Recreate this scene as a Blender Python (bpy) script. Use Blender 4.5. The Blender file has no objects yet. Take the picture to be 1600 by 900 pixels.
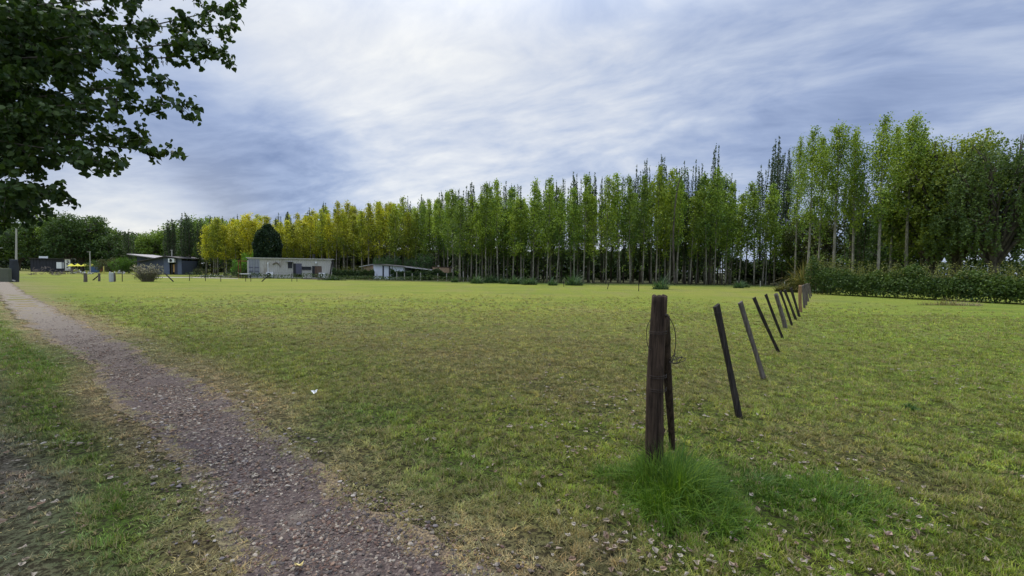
import bpy, bmesh, math, random
import numpy as np
from mathutils import Vector, Matrix

random.seed(7)
RNG = np.random.default_rng(11)
SC = bpy.context.scene
COL = SC.collection
PI = math.pi

# ------------------------------------------------------------------ camera
F, CH, PITCH, ROLL = 671.0, 1.6, math.atan(28 / 671), 0.012     # focal length in px of a 1600 px wide frame
_r = Vector((math.cos(ROLL), math.sin(ROLL) * math.sin(PITCH), math.sin(ROLL) * math.cos(PITCH)))
_u = Vector((-math.sin(ROLL), math.cos(ROLL) * math.sin(PITCH), math.cos(ROLL) * math.cos(PITCH)))
_w = Vector((0, math.cos(PITCH), -math.sin(PITCH)))
cam = bpy.data.cameras.new('camera')
cam.sensor_width = 36; cam.lens = 36 * F / 1600
cam.clip_start = 0.05; cam.clip_end = 5000
camo = bpy.data.objects.new('camera', cam); COL.objects.link(camo)
camo.matrix_world = Matrix(((_r.x, _u.x, -_w.x, 0), (_r.y, _u.y, -_w.y, 0), (_r.z, _u.z, -_w.z, CH), (0, 0, 0, 1)))
SC.camera = camo

def ray(px, py):
    return _w + _r * ((px - 800) / F) - _u * ((py - 450) / F)
def G(px, py):                      # ground point under a spot of the photograph
    d = ray(px, py); t = -CH / d.z
    return d.x * t, d.y * t
def A(px, py, dist):                # point of the photograph at a given distance in front (y)
    d = ray(px, py); t = dist / d.y
    return Vector((d.x * t, dist, CH + d.z * t))

# ------------------------------------------------------------------ light
SUN_EL, SUN_AZ = math.radians(57), math.radians(-42)     # azimuth from +Y towards +X
SC.view_settings.view_transform = 'Standard'
SC.view_settings.look = 'None'
SC.view_settings.gamma = 1
SC.view_settings.exposure = 0.72
sun = bpy.data.lights.new('sun', 'SUN'); sun.energy = 1.5; sun.angle = math.radians(10); sun.color = (1, .94, .82)
suno = bpy.data.objects.new('sun', sun); COL.objects.link(suno)
sd = Vector((math.sin(SUN_AZ) * math.cos(SUN_EL), math.cos(SUN_AZ) * math.cos(SUN_EL), math.sin(SUN_EL)))
suno.rotation_euler = sd.to_track_quat('Z', 'Y').to_euler()

world = bpy.data.worlds.new('World'); SC.world = world; world.use_nodes = True
class NT:
    def __init__(s, nt): s.t = nt; nt.nodes.clear()
    def n(s, ty, ins=None, **kw):
        nd = s.t.nodes.new(ty)
        for k, v in kw.items(): setattr(nd, k, v)
        for k, v in (ins or {}).items():
            so = nd.inputs[k]
            if isinstance(v, bpy.types.NodeSocket): s.t.links.new(v, so)
            elif isinstance(v, bpy.types.Node): s.t.links.new(v.outputs[0], so)
            else: so.default_value = v
        return nd
    def m(s, op, a, b=0.0, c=0.0, clamp=False):
        return s.n('ShaderNodeMath', {0: a, 1: b, 2: c}, operation=op, use_clamp=clamp).outputs[0]
    def v(s, op, a, b=(0, 0, 0)):
        nd = s.n('ShaderNodeVectorMath', {0: a, 1: b}, operation=op)
        return nd.outputs[1] if op in ('DOT_PRODUCT', 'LENGTH') else nd.outputs[0]
    def mix(s, f, a, b, bt='MIX'):
        nd = s.n('ShaderNodeMix', {0: f, 6: a, 7: b}, data_type='RGBA', blend_type=bt)
        return nd.outputs[2]
    def ramp(s, f, stops):
        nd = s.n('ShaderNodeValToRGB', {0: f})
        cr = nd.color_ramp
        while len(cr.elements) < len(stops): cr.elements.new(0.5)
        for e, (p, c) in zip(cr.elements, stops):
            e.position = p; e.color = tuple(c) + (1,) if len(c) == 3 else c
        return nd.outputs[0]
    def mr(s, x, a, b, c=0.0, d=1.0, sm=True):
        return s.n('ShaderNodeMapRange', {0: x, 1: a, 2: b, 3: c, 4: d}, interpolation_type='SMOOTHSTEP' if sm else 'LINEAR').outputs[0]
    def noise(s, vec, scale, detail=4, rough=.5, dist=0.0):
        return s.n('ShaderNodeTexNoise', {'Vector': vec, 'Scale': scale, 'Detail': detail, 'Roughness': rough, 'Distortion': dist}).outputs[0]

def rgb(r, g, b): return (r, g, b, 1)
def srgb(r, g, b):
    f = lambda c: (c / 255 / 12.92) if c / 255 <= .04045 else ((c / 255 + .055) / 1.055) ** 2.4
    return (f(r), f(g), f(b), 1)

w = NT(world.node_tree)
BG = 0.1
dirv = w.v('NORMALIZE', w.n('ShaderNodeTexCoord').outputs['Generated'])
sep = w.n('ShaderNodeSeparateXYZ', {0: dirv})
el = w.m('MAXIMUM', sep.outputs[2], 0.0)
inv = w.m('DIVIDE', 1.0, w.m('ADD', el, 0.20))
pl = w.n('ShaderNodeVectorMath', {0: dirv, 3: inv}, operation='SCALE').outputs[0]
flat = w.v('MULTIPLY', pl, (1, 1, 0))
rot = w.n('ShaderNodeVectorRotate', {'Vector': flat, 'Angle': math.radians(24)}, rotation_type='Z_AXIS').outputs[0]
st1 = w.v('MULTIPLY', rot, (0.62, 1.0, 1.0))
warp = w.n('ShaderNodeTexNoise', {'Vector': st1, 'Scale': 0.8, 'Detail': 3.0}).outputs[1]
st2 = w.v('ADD', st1, w.v('MULTIPLY', w.v('SUBTRACT', warp, (.5, .5, .5)), (.8, .8, 0)))
big = w.noise(st2, 1.0, 6, .52)
mid = w.noise(st2, 3.2, 9, .60, .1)
fine = w.noise(st2, 8.0, 5, .6)
def lobe(px, py, inner, outer):
    d0 = ray(px, py).normalized()
    dt = w.v('DOT_PRODUCT', dirv, tuple(d0))
    return w.mr(dt, math.cos(math.radians(outer)), math.cos(math.radians(inner)))
val = w.m('MULTIPLY_ADD', w.m('SUBTRACT', big, .5), 1.0, .53)
val = w.m('MULTIPLY_ADD', w.m('SUBTRACT', mid, .5), .64, val)
val = w.m('MULTIPLY_ADD', w.m('SUBTRACT', fine, .5), .36, val)
for (px, py, i_, o_, amt) in ((720, 200, 4, 30, .19), (640, 20, 2, 24, .10), (1500, 60, 3, 26, -.16), (300, 270, 2, 20, -.10), (1200, 330, 3, 20, -.06), (340, 275, 1, 16, -.13), (470, 300, 1, 11, -.14), (150, 230, 2, 14, -.16),
                              (1560, 160, 1, 9, .14), (200, 342, 1, 8, .42), (440, 130, 2, 14, .08)):
    val = w.m('MULTIPLY_ADD', lobe(px, py, i_, o_), amt, val)
cloud = w.ramp(val, [(0.10, srgb(120, 138, 176)), (0.34, srgb(153, 169, 202)), (0.58, srgb(187, 198, 219)), (0.78, srgb(215, 220, 229)), (1.0, srgb(240, 241, 240))])
warm = w.m('MULTIPLY', lobe(190, 345, 2, 16), w.mr(el, .30, .02))
cloud = w.mix(w.m('MULTIPLY', warm, .28), cloud, rgb(.92, .86, .72))
gain = w.m('MULTIPLY_ADD', w.mr(sep.outputs[2], .42, 1.0, 0, 1), 1.8, .655)      # overcast sky is brighter overhead
cloud10 = w.n('ShaderNodeVectorMath', {0: cloud, 3: w.m('DIVIDE', gain, BG)}, operation='SCALE').outputs[0]
sky = w.n('ShaderNodeTexSky', sky_type='NISHITA', sun_disc=False, sun_elevation=SUN_EL, sun_rotation=SUN_AZ)
fin = w.mix(0.93, sky.outputs[0], cloud10)
bgn = w.n('ShaderNodeBackground', {0: fin, 1: BG})
w.n('ShaderNodeOutputWorld', {0: bgn})

# ------------------------------------------------------------------ helpers
def mat(name, build):
    m = bpy.data.materials.new(name); m.use_nodes = True
    t = NT(m.node_tree); sh = build(t)
    t.n('ShaderNodeOutputMaterial', {0: sh})
    return m
def bsdf(t, col, rough=.8, nor=None, spec=.3, metal=0.0):
    ins = {'Base Color': col, 'Roughness': rough, 'Specular IOR Level': spec, 'Metallic': metal}
    if nor is not None: ins['Normal'] = nor
    return t.n('ShaderNodeBsdfPrincipled', ins)
def plain(name, col, rough=.75, var=.25, scale=6.0, bump=.2, stretch=(1, 1, 1), metal=0.0, dirt=None):
    def b(t):
        tc = t.n('ShaderNodeTexCoord').outputs['Object']
        vv = t.v('MULTIPLY', tc, stretch)
        n1 = t.noise(vv, scale, 6, .6); n2 = t.noise(vv, scale * 7, 4, .6)
        f = t.m('MULTIPLY_ADD', t.m('SUBTRACT', n1, .5), 2 * var, 1.0)
        f = t.m('MULTIPLY_ADD', t.m('SUBTRACT', n2, .5), var, f)
        c = t.n('ShaderNodeVectorMath', {0: tuple(col[:3]), 3: f}, operation='SCALE').outputs[0]
        if dirt is not None:
            c = t.mix(t.mr(t.noise(vv, scale * .6, 5, .7), .5, .75), c, tuple(dirt[:3]) + (1,))
        nb = t.n('ShaderNodeBump', {'Strength': bump, 'Distance': .02, 'Height': n2})
        return bsdf(t, c, rough, nb.outputs[0], metal=metal)
    return mat(name, b)
def foliage(name, trans=.28, useinst=False):
    def b(t):
        vr = t.n('ShaderNodeAttribute', attribute_name='vari').outputs['Fac']
        oc = t.n('ShaderNodeObjectInfo')
        base = oc.outputs['Color']
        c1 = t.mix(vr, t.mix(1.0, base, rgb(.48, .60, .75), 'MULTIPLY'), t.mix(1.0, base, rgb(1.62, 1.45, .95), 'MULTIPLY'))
        if useinst: c1 = t.mix(t.m('GREATER_THAN', vr, .82), t.mix(vr, t.mix(1.0, base, rgb(.45, .6, .7), 'MULTIPLY'), t.mix(1.0, base, rgb(1.3, 1.15, 1.0), 'MULTIPLY')), t.mix(1.0, base, rgb(1.9, 1.5, 1.6), 'MULTIPLY'))
        d = bsdf(t, c1, .6, spec=.25)
        tr = t.n('ShaderNodeBsdfTranslucent', {0: t.mix(1.0, c1, rgb(1.1, 1.2, .6), 'MULTIPLY')})
        return t.n('ShaderNodeMixShader', {0: trans, 1: d.outputs[0], 2: tr.outputs[0]})
    return mat(name, b)

def link(name, me, parent=None, m=None):
    o = bpy.data.objects.new(name, me); COL.objects.link(o)
    if parent is not None: o.parent = parent
    if m is not None and me is not None and not me.materials: me.materials.append(m)
    return o
def tag(o, label=None, cat=None, group=None, kind=None):
    if label: o['label'] = label
    if cat: o['category'] = cat
    if group: o['group'] = group
    if kind: o['kind'] = kind
    return o
def empty(name, loc, rz=0.0, label=None, cat=None, group=None):
    o = bpy.data.objects.new(name, None); COL.objects.link(o)
    o.location = loc; o.rotation_euler = (0, 0, rz); o.empty_display_size = .2
    return tag(o, label, cat, group)
def copy_tree(o, parent=None):
    c = o.copy(); COL.objects.link(c); c.parent = parent
    for ch in o.children: copy_tree(ch, c)
    return c

def np_mesh(name, verts, faces, vari=None, smooth=False, attrs=None):
    """faces: list of (k, array[n,k])"""
    me = bpy.data.meshes.new(name)
    verts = np.asarray(verts, np.float32)
    if isinstance(faces, np.ndarray): faces = [faces]
    faces = [f for f in faces if len(f)]
    loops = np.concatenate([f.ravel() for f in faces]).astype(np.int32)
    tot = np.concatenate([np.full(len(f), f.shape[1], np.int32) for f in faces])
    start = np.concatenate([[0], np.cumsum(tot)[:-1]]).astype(np.int32)
    me.vertices.add(len(verts)); me.vertices.foreach_set('co', verts.ravel())
    me.loops.add(len(loops)); me.loops.foreach_set('vertex_index', loops)
    me.polygons.add(len(tot)); me.polygons.foreach_set('loop_start', start); me.polygons.foreach_set('loop_total', tot)
    if vari is not None:
        a = me.attributes.new('vari', 'FLOAT', 'FACE'); a.data.foreach_set('value', np.asarray(vari, np.float32))
    for k, arr in (attrs or {}).items():
        a = me.attributes.new(k, 'FLOAT_COLOR', 'POINT'); a.data.foreach_set('color', np.asarray(arr, np.float32).ravel())
    me.update(calc_edges=True); me.validate()
    if smooth: me.polygons.foreach_set('use_smooth', np.ones(len(tot), bool))
    return me

def norm(v): return v / np.maximum(np.linalg.norm(v, axis=-1, keepdims=True), 1e-9)
def leaf_quads(P, size, rng, asp=.75, down=None, vari=None):
    """kites (quads) at P; random orientation; returns verts, faces, vari"""
    n = len(P)
    a = norm(rng.normal(size=(n, 3)))
    if down is not None: a = norm(a * (1 - down) + np.array([0, 0, -1.0]) * down * 1.6)
    b = norm(np.cross(a, rng.normal(size=(n, 3))))
    s = (size * rng.uniform(.65, 1.35, n))[:, None] if np.isscalar(size) else (size * rng.uniform(.7, 1.3, n))[:, None]
    nrm = np.cross(a, b)
    v0 = P - a * s * .5; v2 = P + a * s * .5
    v1 = P + b * s * .5 * asp + nrm * s * .12; v3 = P - b * s * .5 * asp + nrm * s * .12
    V = np.stack([v0, v1, v2, v3], 1).reshape(-1, 3)
    Fc = np.arange(n * 4).reshape(n, 4)
    if vari is None: vari = rng.uniform(0, 1, n)
    return V, Fc, vari

class MB:
    """collects tubes and boxes; builds one mesh"""
    def __init__(s): s.v = []; s.f = []
    def face_off(s): return len(s.v)
    def tube(s, pts, rads, n=6, cap=True):
        pts = [Vector(p) for p in pts]
        if not hasattr(rads, '__len__'): rads = [rads] * len(pts)
        o = len(s.v); prev = None
        for i, p in enumerate(pts):
            d = (pts[min(i + 1, len(pts) - 1)] - pts[max(i - 1, 0)])
            if d.length < 1e-9: d = Vector((0, 0, 1))
            d.normalize()
            if prev is None: x = d.orthogonal().normalized()
            else: x = (prev - d * prev.dot(d)).normalized()
            prev = x; y = d.cross(x)
            for k in range(n):
                a = 2 * PI * k / n
                s.v.append(tuple(p + (x * math.cos(a) + y * math.sin(a)) * rads[i]))
        for i in range(len(pts) - 1):
            for k in range(n):
                a = o + i * n + k; b = o + i * n + (k + 1) % n
                s.f.append((a, b, b + n, a + n))
        if cap:
            s.f.append(tuple(o + k for k in range(n))[::-1]); e = o + (len(pts) - 1) * n
            s.f.append(tuple(e + k for k in range(n)))
        return s
    def box(s, c, size, rz=0.0, M=None):
        cx, cy, cz = c; hx, hy, hz = size[0] / 2, size[1] / 2, size[2] / 2
        o = len(s.v); cr, sr = math.cos(rz), math.sin(rz)
        for dx, dy, dz in ((-1, -1, -1), (1, -1, -1), (1, 1, -1), (-1, 1, -1), (-1, -1, 1), (1, -1, 1), (1, 1, 1), (-1, 1, 1)):
            x, y, z = dx * hx, dy * hy, dz * hz
            p = Vector((x, y, z))
            if M is not None: p = M @ p
            s.v.append((cx + p.x * cr - p.y * sr, cy + p.x * sr + p.y * cr, cz + p.z))
        for q in ((3, 2, 1, 0), (4, 5, 6, 7), (0, 1, 5, 4), (1, 2, 6, 5), (2, 3, 7, 6), (3, 0, 4, 7)): s.f.append(tuple(o + k for k in q))
        return s
    def prism(s, poly, y0, y1):
        """poly in x,z extruded along y"""
        o = len(s.v); n = len(poly)
        for x, z in poly: s.v.append((x, y0, z))
        for x, z in poly: s.v.append((x, y1, z))
        s.f.append(tuple(o + k for k in range(n))); s.f.append(tuple(o + n + k for k in range(n))[::-1])
        for k in range(n):
            j = (k + 1) % n; s.f.append((o + j, o + k, o + n + k, o + n + j))
        return s
    def mesh(s, name, smooth=False, bevel=0.0):
        me = bpy.data.meshes.new(name); me.from_pydata(s.v, [], s.f)
        bm = bmesh.new(); bm.from_mesh(me)
        bmesh.ops.recalc_face_normals(bm, faces=bm.faces)
        if bevel > 0: bmesh.ops.bevel(bm, geom=bm.edges[:], offset=bevel, segments=1, affect='EDGES')
        bm.to_mesh(me); bm.free()
        if smooth: me.polygons.foreach_set('use_smooth', np.ones(len(me.polygons), bool))
        return me
    def build(s, name, m, parent=None, smooth=False, bevel=0.0):
        return link(name, s.mesh(name, smooth, bevel), parent, m)

def hash2(ix, iy, seed):
    h = np.sin(ix * 127.1 + iy * 311.7 + seed * 74.7) * 43758.5453
    return h - np.floor(h)
def vn(x, y, sc, seed=0):
    x = np.asarray(x, float) / sc; y = np.asarray(y, float) / sc
    ix = np.floor(x); iy = np.floor(y); fx = x - ix; fy = y - iy
    fx = fx * fx * (3 - 2 * fx); fy = fy * fy * (3 - 2 * fy)
    a = hash2(ix, iy, seed); b = hash2(ix + 1, iy, seed); c = hash2(ix, iy + 1, seed); d = hash2(ix + 1, iy + 1, seed)
    return (a * (1 - fx) + b * fx) * (1 - fy) + (c * (1 - fx) + d * fx) * fy
def fbm(x, y, sc, seed=0, oct=4):
    v = 0; amp = .5; tot = 0
    for i in range(oct):
        v = v + amp * vn(x, y, sc / 2 ** i, seed + i * 13); tot += amp; amp *= .55
    return v / tot
def sstep(x, a, b):
    t = np.clip((np.asarray(x, float) - a) / (b - a), 0, 1); return t * t * (3 - 2 * t)

# ------------------------------------------------------------------ terrain and its colours
TD = (-0.768, 0.640)                 # direction of the gravel track
def st(x, y): return x * TD[0] + y * TD[1], x * TD[1] - y * TD[0]
def xy(s, t): return s * TD[0] + t * TD[1], s * TD[1] - t * TD[0]
TS = [-30, -3, 1.4, 3, 5, 9.4, 20, 34, 70, 130]
TR = [1.75, 1.75, 1.72, 1.66, 1.75, 1.72, 1.42, 1.0, 0.6, 0]
TL = [0.5, 0.5, 0.55, 0.7, 0.88, 0.86, 0.35, 0.0, -.4, -1.0]
def track_edges(s): return np.interp(s, TS, TL), np.interp(s, TS, TR)
def track_d(x, y):
    """signed distance outside the gravel (negative inside)"""
    s, t = st(x, y); l, r = track_edges(s)
    r = r + (vn(s, s * 0, .9, 5) - .5) * .22; l = l + (vn(s, s * 0, .8, 9) - .5) * .22
    return np.maximum(l - t, t - r), t - r, l - t
def rut_d(x, y):
    s, t = st(x, y)
    r = np.interp(s, [-30, 3, 8.4, 20, 60], [.22, .22, -.08, -.75, -1.6]) - .1 + (vn(s, s * 0, 1.1, 21) - .5) * .35
    l = r - 1.25
    return np.maximum(l - t, t - r)
def hgt(x, y):
    x = np.asarray(x, float); y = np.asarray(y, float)
    d = np.hypot(x, y)
    h = (vn(x, y, 1.7, 3) - .5) * .035 + (vn(x, y, .5, 4) - .5) * .022
    td = track_d(x, y)[0]; rd = rut_d(x, y)
    h = h * np.clip(.25 + np.maximum(td, 0) * 1.5, 0, 1)
    h = h - .035 * sstep(-td, 0, .35) - .02 * sstep(-rd, 0, .3)
    return h * np.clip(1 - (d - 25) / 20, 0, 1)

C_GREEN = np.array([.165, .225, .026]); C_LUSH = np.array([.060, .145, .012]); C_YG = np.array([.215, .232, .040])
C_TAN = np.array([.27, .225, .105]); C_BROWN = np.array([.17, .115, .070]); C_DIRT = np.array([.105, .085, .068])
def lerp(a, b, t): return a * (1 - t[:, None]) + b * t[:, None]
PATCHES = [(G(600, 605), 1.2, .75), (G(760, 705), .55, .7), (G(830, 600), 1.6, .45), (G(1290, 690), .6, .5), (G(960, 850), .3, .8),
           (G(650, 540), 3.5, .35), (G(300, 520), 3.5, .28), (G(900, 520), 5, .3), (G(1450, 760), .5, .35)]
LUSH = [(G(1060, 790), .42, .9), (G(1280, 775), .42, .95), (G(1180, 750), .4, .8), (G(540, 660), .9, .5), (G(700, 740), .6, .55), (G(200, 800), .8, .6), (G(60, 560), 2.5, .5)]
def tint(x, y):
    """living colour of the turf (n,3)"""
    x = np.asarray(x, float); y = np.asarray(y, float)
    n = len(x); d = np.hypot(x, y)
    far = sstep(y - .25 * np.abs(x), 3.0, 20)
    c = lerp(np.tile(C_GREEN, (n, 1)), np.tile(C_YG, (n, 1)), np.clip(.34 + .62 * far, 0, 1))
    # right paddock is greener
    s, t = st(x, y)
    right = sstep(1.9 + .03 * t - s, 0, 1.5)
    c = lerp(c, np.tile(np.array([.15, .22, .028]), (n, 1)), .6 * right * (1 - .35 * far))
    a = fbm(x, y, 3.2, 31); b = fbm(x, y, .8, 47); g2 = fbm(x, y, 9.0, 71)
    c = lerp(c, np.tile(C_TAN * .8, (n, 1)), .42 * sstep(a * .5 + b * .5, .47, .70) * (1 - .5 * right))
    c = lerp(c, np.tile(C_GREEN * .9, (n, 1)), .45 * sstep(g2, .5, .75))
    for (px, py), r, amt in PATCHES:
        q = np.exp(-(((x - px) ** 2 + (y - py) ** 2) / (r * r))) * amt * (0.3 + 1.1 * b)
        c = lerp(c, np.tile(C_BROWN, (n, 1)), np.clip(q, 0, 1))
    td, tr, tl = track_d(x, y); rd = rut_d(x, y)
    edge = .55 + (b - .5) * .8
    # green strip beside the track, then a worn tan verge
    grn = sstep(tr, .55, 1.0) * (1 - sstep(tr, 2.0, 3.2))
    c = lerp(c, np.tile(C_GREEN * .85, (n, 1)), .6 * grn)
    mid = (tl > 0) & (rd > 0)
    c = np.where(mid[:, None], lerp(c, np.tile(np.array([.10, .165, .020]), (n, 1)), np.full(n, .75)), c)
    c = lerp(c, np.tile(np.array([.25, .195, .105]), (n, 1)), .88 * (1 - sstep(td, .12, np.where(tr > tl, .75, .38) * (.7 + b))))
    c = lerp(c, np.tile(np.array([.20, .17, .13]), (n, 1)), .97 * (1 - sstep(rd, -.05, .5 * (.4 + b))))
    for (px, py), r, amt in LUSH:
        q = np.exp(-(((x - px) ** 2 + (y - py) ** 2) / (r * r))) * amt * (.5 + b)
        c = lerp(c, np.tile(C_LUSH, (n, 1)), np.clip(q, 0, 1))
    # leaf litter under the plantation
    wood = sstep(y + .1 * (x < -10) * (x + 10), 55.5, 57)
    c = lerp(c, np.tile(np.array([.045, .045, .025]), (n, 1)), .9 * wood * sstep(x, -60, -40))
    c = lerp(c, np.tile(np.array([.07, .13, .025]), (n, 1)), .6 * np.exp(-((y - 53) / 2.5) ** 2) * sstep(x, -14, -6))
    return c

def axis(lo, hi, f0, f1, step):
    a = list(np.arange(f0, f1, step)); v = f1; s = step
    while v < hi: a.append(v); s = min(s * 1.13, 60); v += s
    a.append(hi); v = f0; s = step
    while v > lo: s = min(s * 1.13, 60); v -= s; a.insert(0, v)
    a[0] = lo; return np.array(a)
gx = axis(-1500, 1500, -11, 9, .09); gy = axis(-200, 2500, 1.2, 14, .09)
XX, YY = np.meshgrid(gx, gy)
zz = hgt(XX.ravel(), YY.ravel())
V = np.stack([XX.ravel(), YY.ravel(), zz], 1)
nx, ny = len(gx), len(gy)
ii = (np.arange(ny - 1)[:, None] * nx + np.arange(nx - 1)[None, :]).ravel()
Fq = np.stack([ii, ii + 1, ii + nx + 1, ii + nx], 1)
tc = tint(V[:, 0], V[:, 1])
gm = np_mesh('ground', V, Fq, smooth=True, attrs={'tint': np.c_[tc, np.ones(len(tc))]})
def ground_mat(t):
    tcx = t.n('ShaderNodeNewGeometry').outputs['Position']
    at = t.n('ShaderNodeAttribute', attribute_name='tint').outputs['Color']
    dist = t.v('LENGTH', tcx)
    n1 = t.noise(tcx, 26, 5, .75); n2 = t.noise(tcx, 5.5, 6, .7); n3 = t.noise(t.v('MULTIPLY', tcx, (.55, 1, 1)), 1.5, 7, .72); n4 = t.noise(t.v('MULTIPLY', tcx, (.35, 1, 1)), .32, 6, .7)
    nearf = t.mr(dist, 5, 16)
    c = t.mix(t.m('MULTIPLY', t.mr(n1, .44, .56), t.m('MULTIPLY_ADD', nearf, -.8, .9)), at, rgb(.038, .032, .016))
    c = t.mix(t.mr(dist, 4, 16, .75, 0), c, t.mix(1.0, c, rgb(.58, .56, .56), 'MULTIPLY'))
    c = t.mix(t.m('MULTIPLY', t.mr(n2, .52, .72), .55), c, t.mix(1.0, c, rgb(.55, .58, .6), 'MULTIPLY'))
    c = t.mix(t.m('MULTIPLY', t.mr(n3, .5, .62), .55), c, t.mix(1.0, c, rgb(1.3, 1.08, 1.1), 'MULTIPLY'))
    c = t.mix(t.m('MULTIPLY', t.mr(n3, .48, .34), .5), c, t.mix(1.0, c, rgb(.62, .70, .6), 'MULTIPLY'))
    c = t.mix(t.m('MULTIPLY', t.mr(n4, .48, .6), .6), c, t.mix(1.0, c, rgb(.66, .80, .7), 'MULTIPLY'))
    hh = t.m('ADD', n1, t.m('MULTIPLY', n2, 2.5))
    nb = t.n('ShaderNodeBump', {'Strength': .9, 'Distance': .05, 'Height': hh})
    return bsdf(t, c, .95, nb.outputs[0], spec=.1)
ground = link('ground', gm, None, mat('turf_soil', ground_mat)); tag(ground, kind='structure')

# gravel sheet of the track
ss = np.concatenate([np.arange(-6, 14, .06), np.arange(14, 40, .2), np.arange(40, 130, 1.0)])
NW = 40
rows = []
le, re = track_edges(ss)
le = le + (vn(ss, ss * 0, .8, 9) - .5) * .22 + (vn(ss, ss * 0, .12, 10) - .5) * .10
re = re + (vn(ss, ss * 0, .9, 5) - .5) * .22 + (vn(ss, ss * 0, .13, 6) - .5) * .12
tt = le[:, None] + (re - le)[:, None] * np.linspace(0, 1, NW)[None, :]
TX, TY = xy(ss[:, None] + tt * 0, tt)
d_ = np.hypot(TX, TY)
TZ = hgt(TX.ravel(), TY.ravel()) + .006 + np.clip(d_.ravel() - 12, 0, 60) * .0006
V = np.stack([TX.ravel(), TY.ravel(), TZ], 1)
ii = (np.arange(len(ss) - 1)[:, None] * NW + np.arange(NW - 1)[None, :]).ravel()
ee = np.minimum(np.linspace(0, 1, NW), 1 - np.linspace(0, 1, NW))[None, :] * 2
ef = 1 - sstep(ee + (vn(TX, TY, .16, 61) - .5) * .7 + (vn(TX, TY, .05, 62) - .5) * .35, .02, .40)
tcol = np.where(vn(TX, TY, .6, 63)[..., None] > .5, np.array([.19, .145, .085]), np.array([.145, .125, .065]))
gt = np_mesh('gravel_track', V, np.stack([ii, ii + NW, ii + NW + 1, ii + 1], 1), smooth=True, attrs={'verge': np.concatenate([tcol.reshape(-1, 3), ef.reshape(-1, 1)], 1)})
def gravel_mat(t):
    p = t.n('ShaderNodeNewGeometry').outputs['Position']
    vo = t.n('ShaderNodeTexVoronoi', {'Vector': p, 'Scale': 62.0, 'Randomness': 1.0})
    vo2 = t.n('ShaderNodeTexVoronoi', {'Vector': p, 'Scale': 26.0})
    cs = t.n('ShaderNodeSeparateColor', {0: vo.outputs['Color']}).outputs[0]
    c = t.ramp(cs, [(0, (.032, .023, .020)), (.45, (.066, .047, .040)), (.8, (.11, .080, .066)), (1, (.20, .16, .13))])
    n = t.noise(p, 1.3, 5, .65)
    c = t.mix(t.m('MULTIPLY', t.mr(n, .42, .62), .6), c, rgb(.075, .052, .047))
    n5 = t.noise(p, 3.1, 5, .65)
    dist = t.v('LENGTH', p)
    c = t.mix(t.m('MULTIPLY', t.mr(n5, .52, .7), .5), c, rgb(.19, .16, .12))
    c = t.mix(t.mr(dist, 6, 26, 0, .75), c, rgb(.24, .20, .145))
    vg = t.n('ShaderNodeAttribute', attribute_name='verge')
    vgc = t.mix(t.mr(t.noise(p, 45, 4, .75), .42, .6), t.mix(1.0, vg.outputs['Color'], rgb(.42, .40, .42), 'MULTIPLY'), t.mix(1.0, vg.outputs['Color'], rgb(1.35, 1.3, 1.2), 'MULTIPLY'))
    c = t.mix(t.m('MULTIPLY', t.mr(t.m('ADD', vg.outputs['Alpha'], t.m('MULTIPLY', t.m('SUBTRACT', t.noise(p, 30, 4, .7), .5), .9)), .25, .75), .92), c, vgc)
    h = t.m('ADD', t.m('MULTIPLY', vo.outputs['Distance'], -1.0), t.m('MULTIPLY', vo2.outputs['Distance'], -.6))
    nb = t.n('ShaderNodeBump', {'Strength': .9, 'Distance': .012, 'Height': h})
    return bsdf(t, c, .85, nb.outputs[0], spec=.25)
track = link('gravel_track', gt, None, mat('gravel', gravel_mat)); tag(track, kind='structure')

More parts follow.
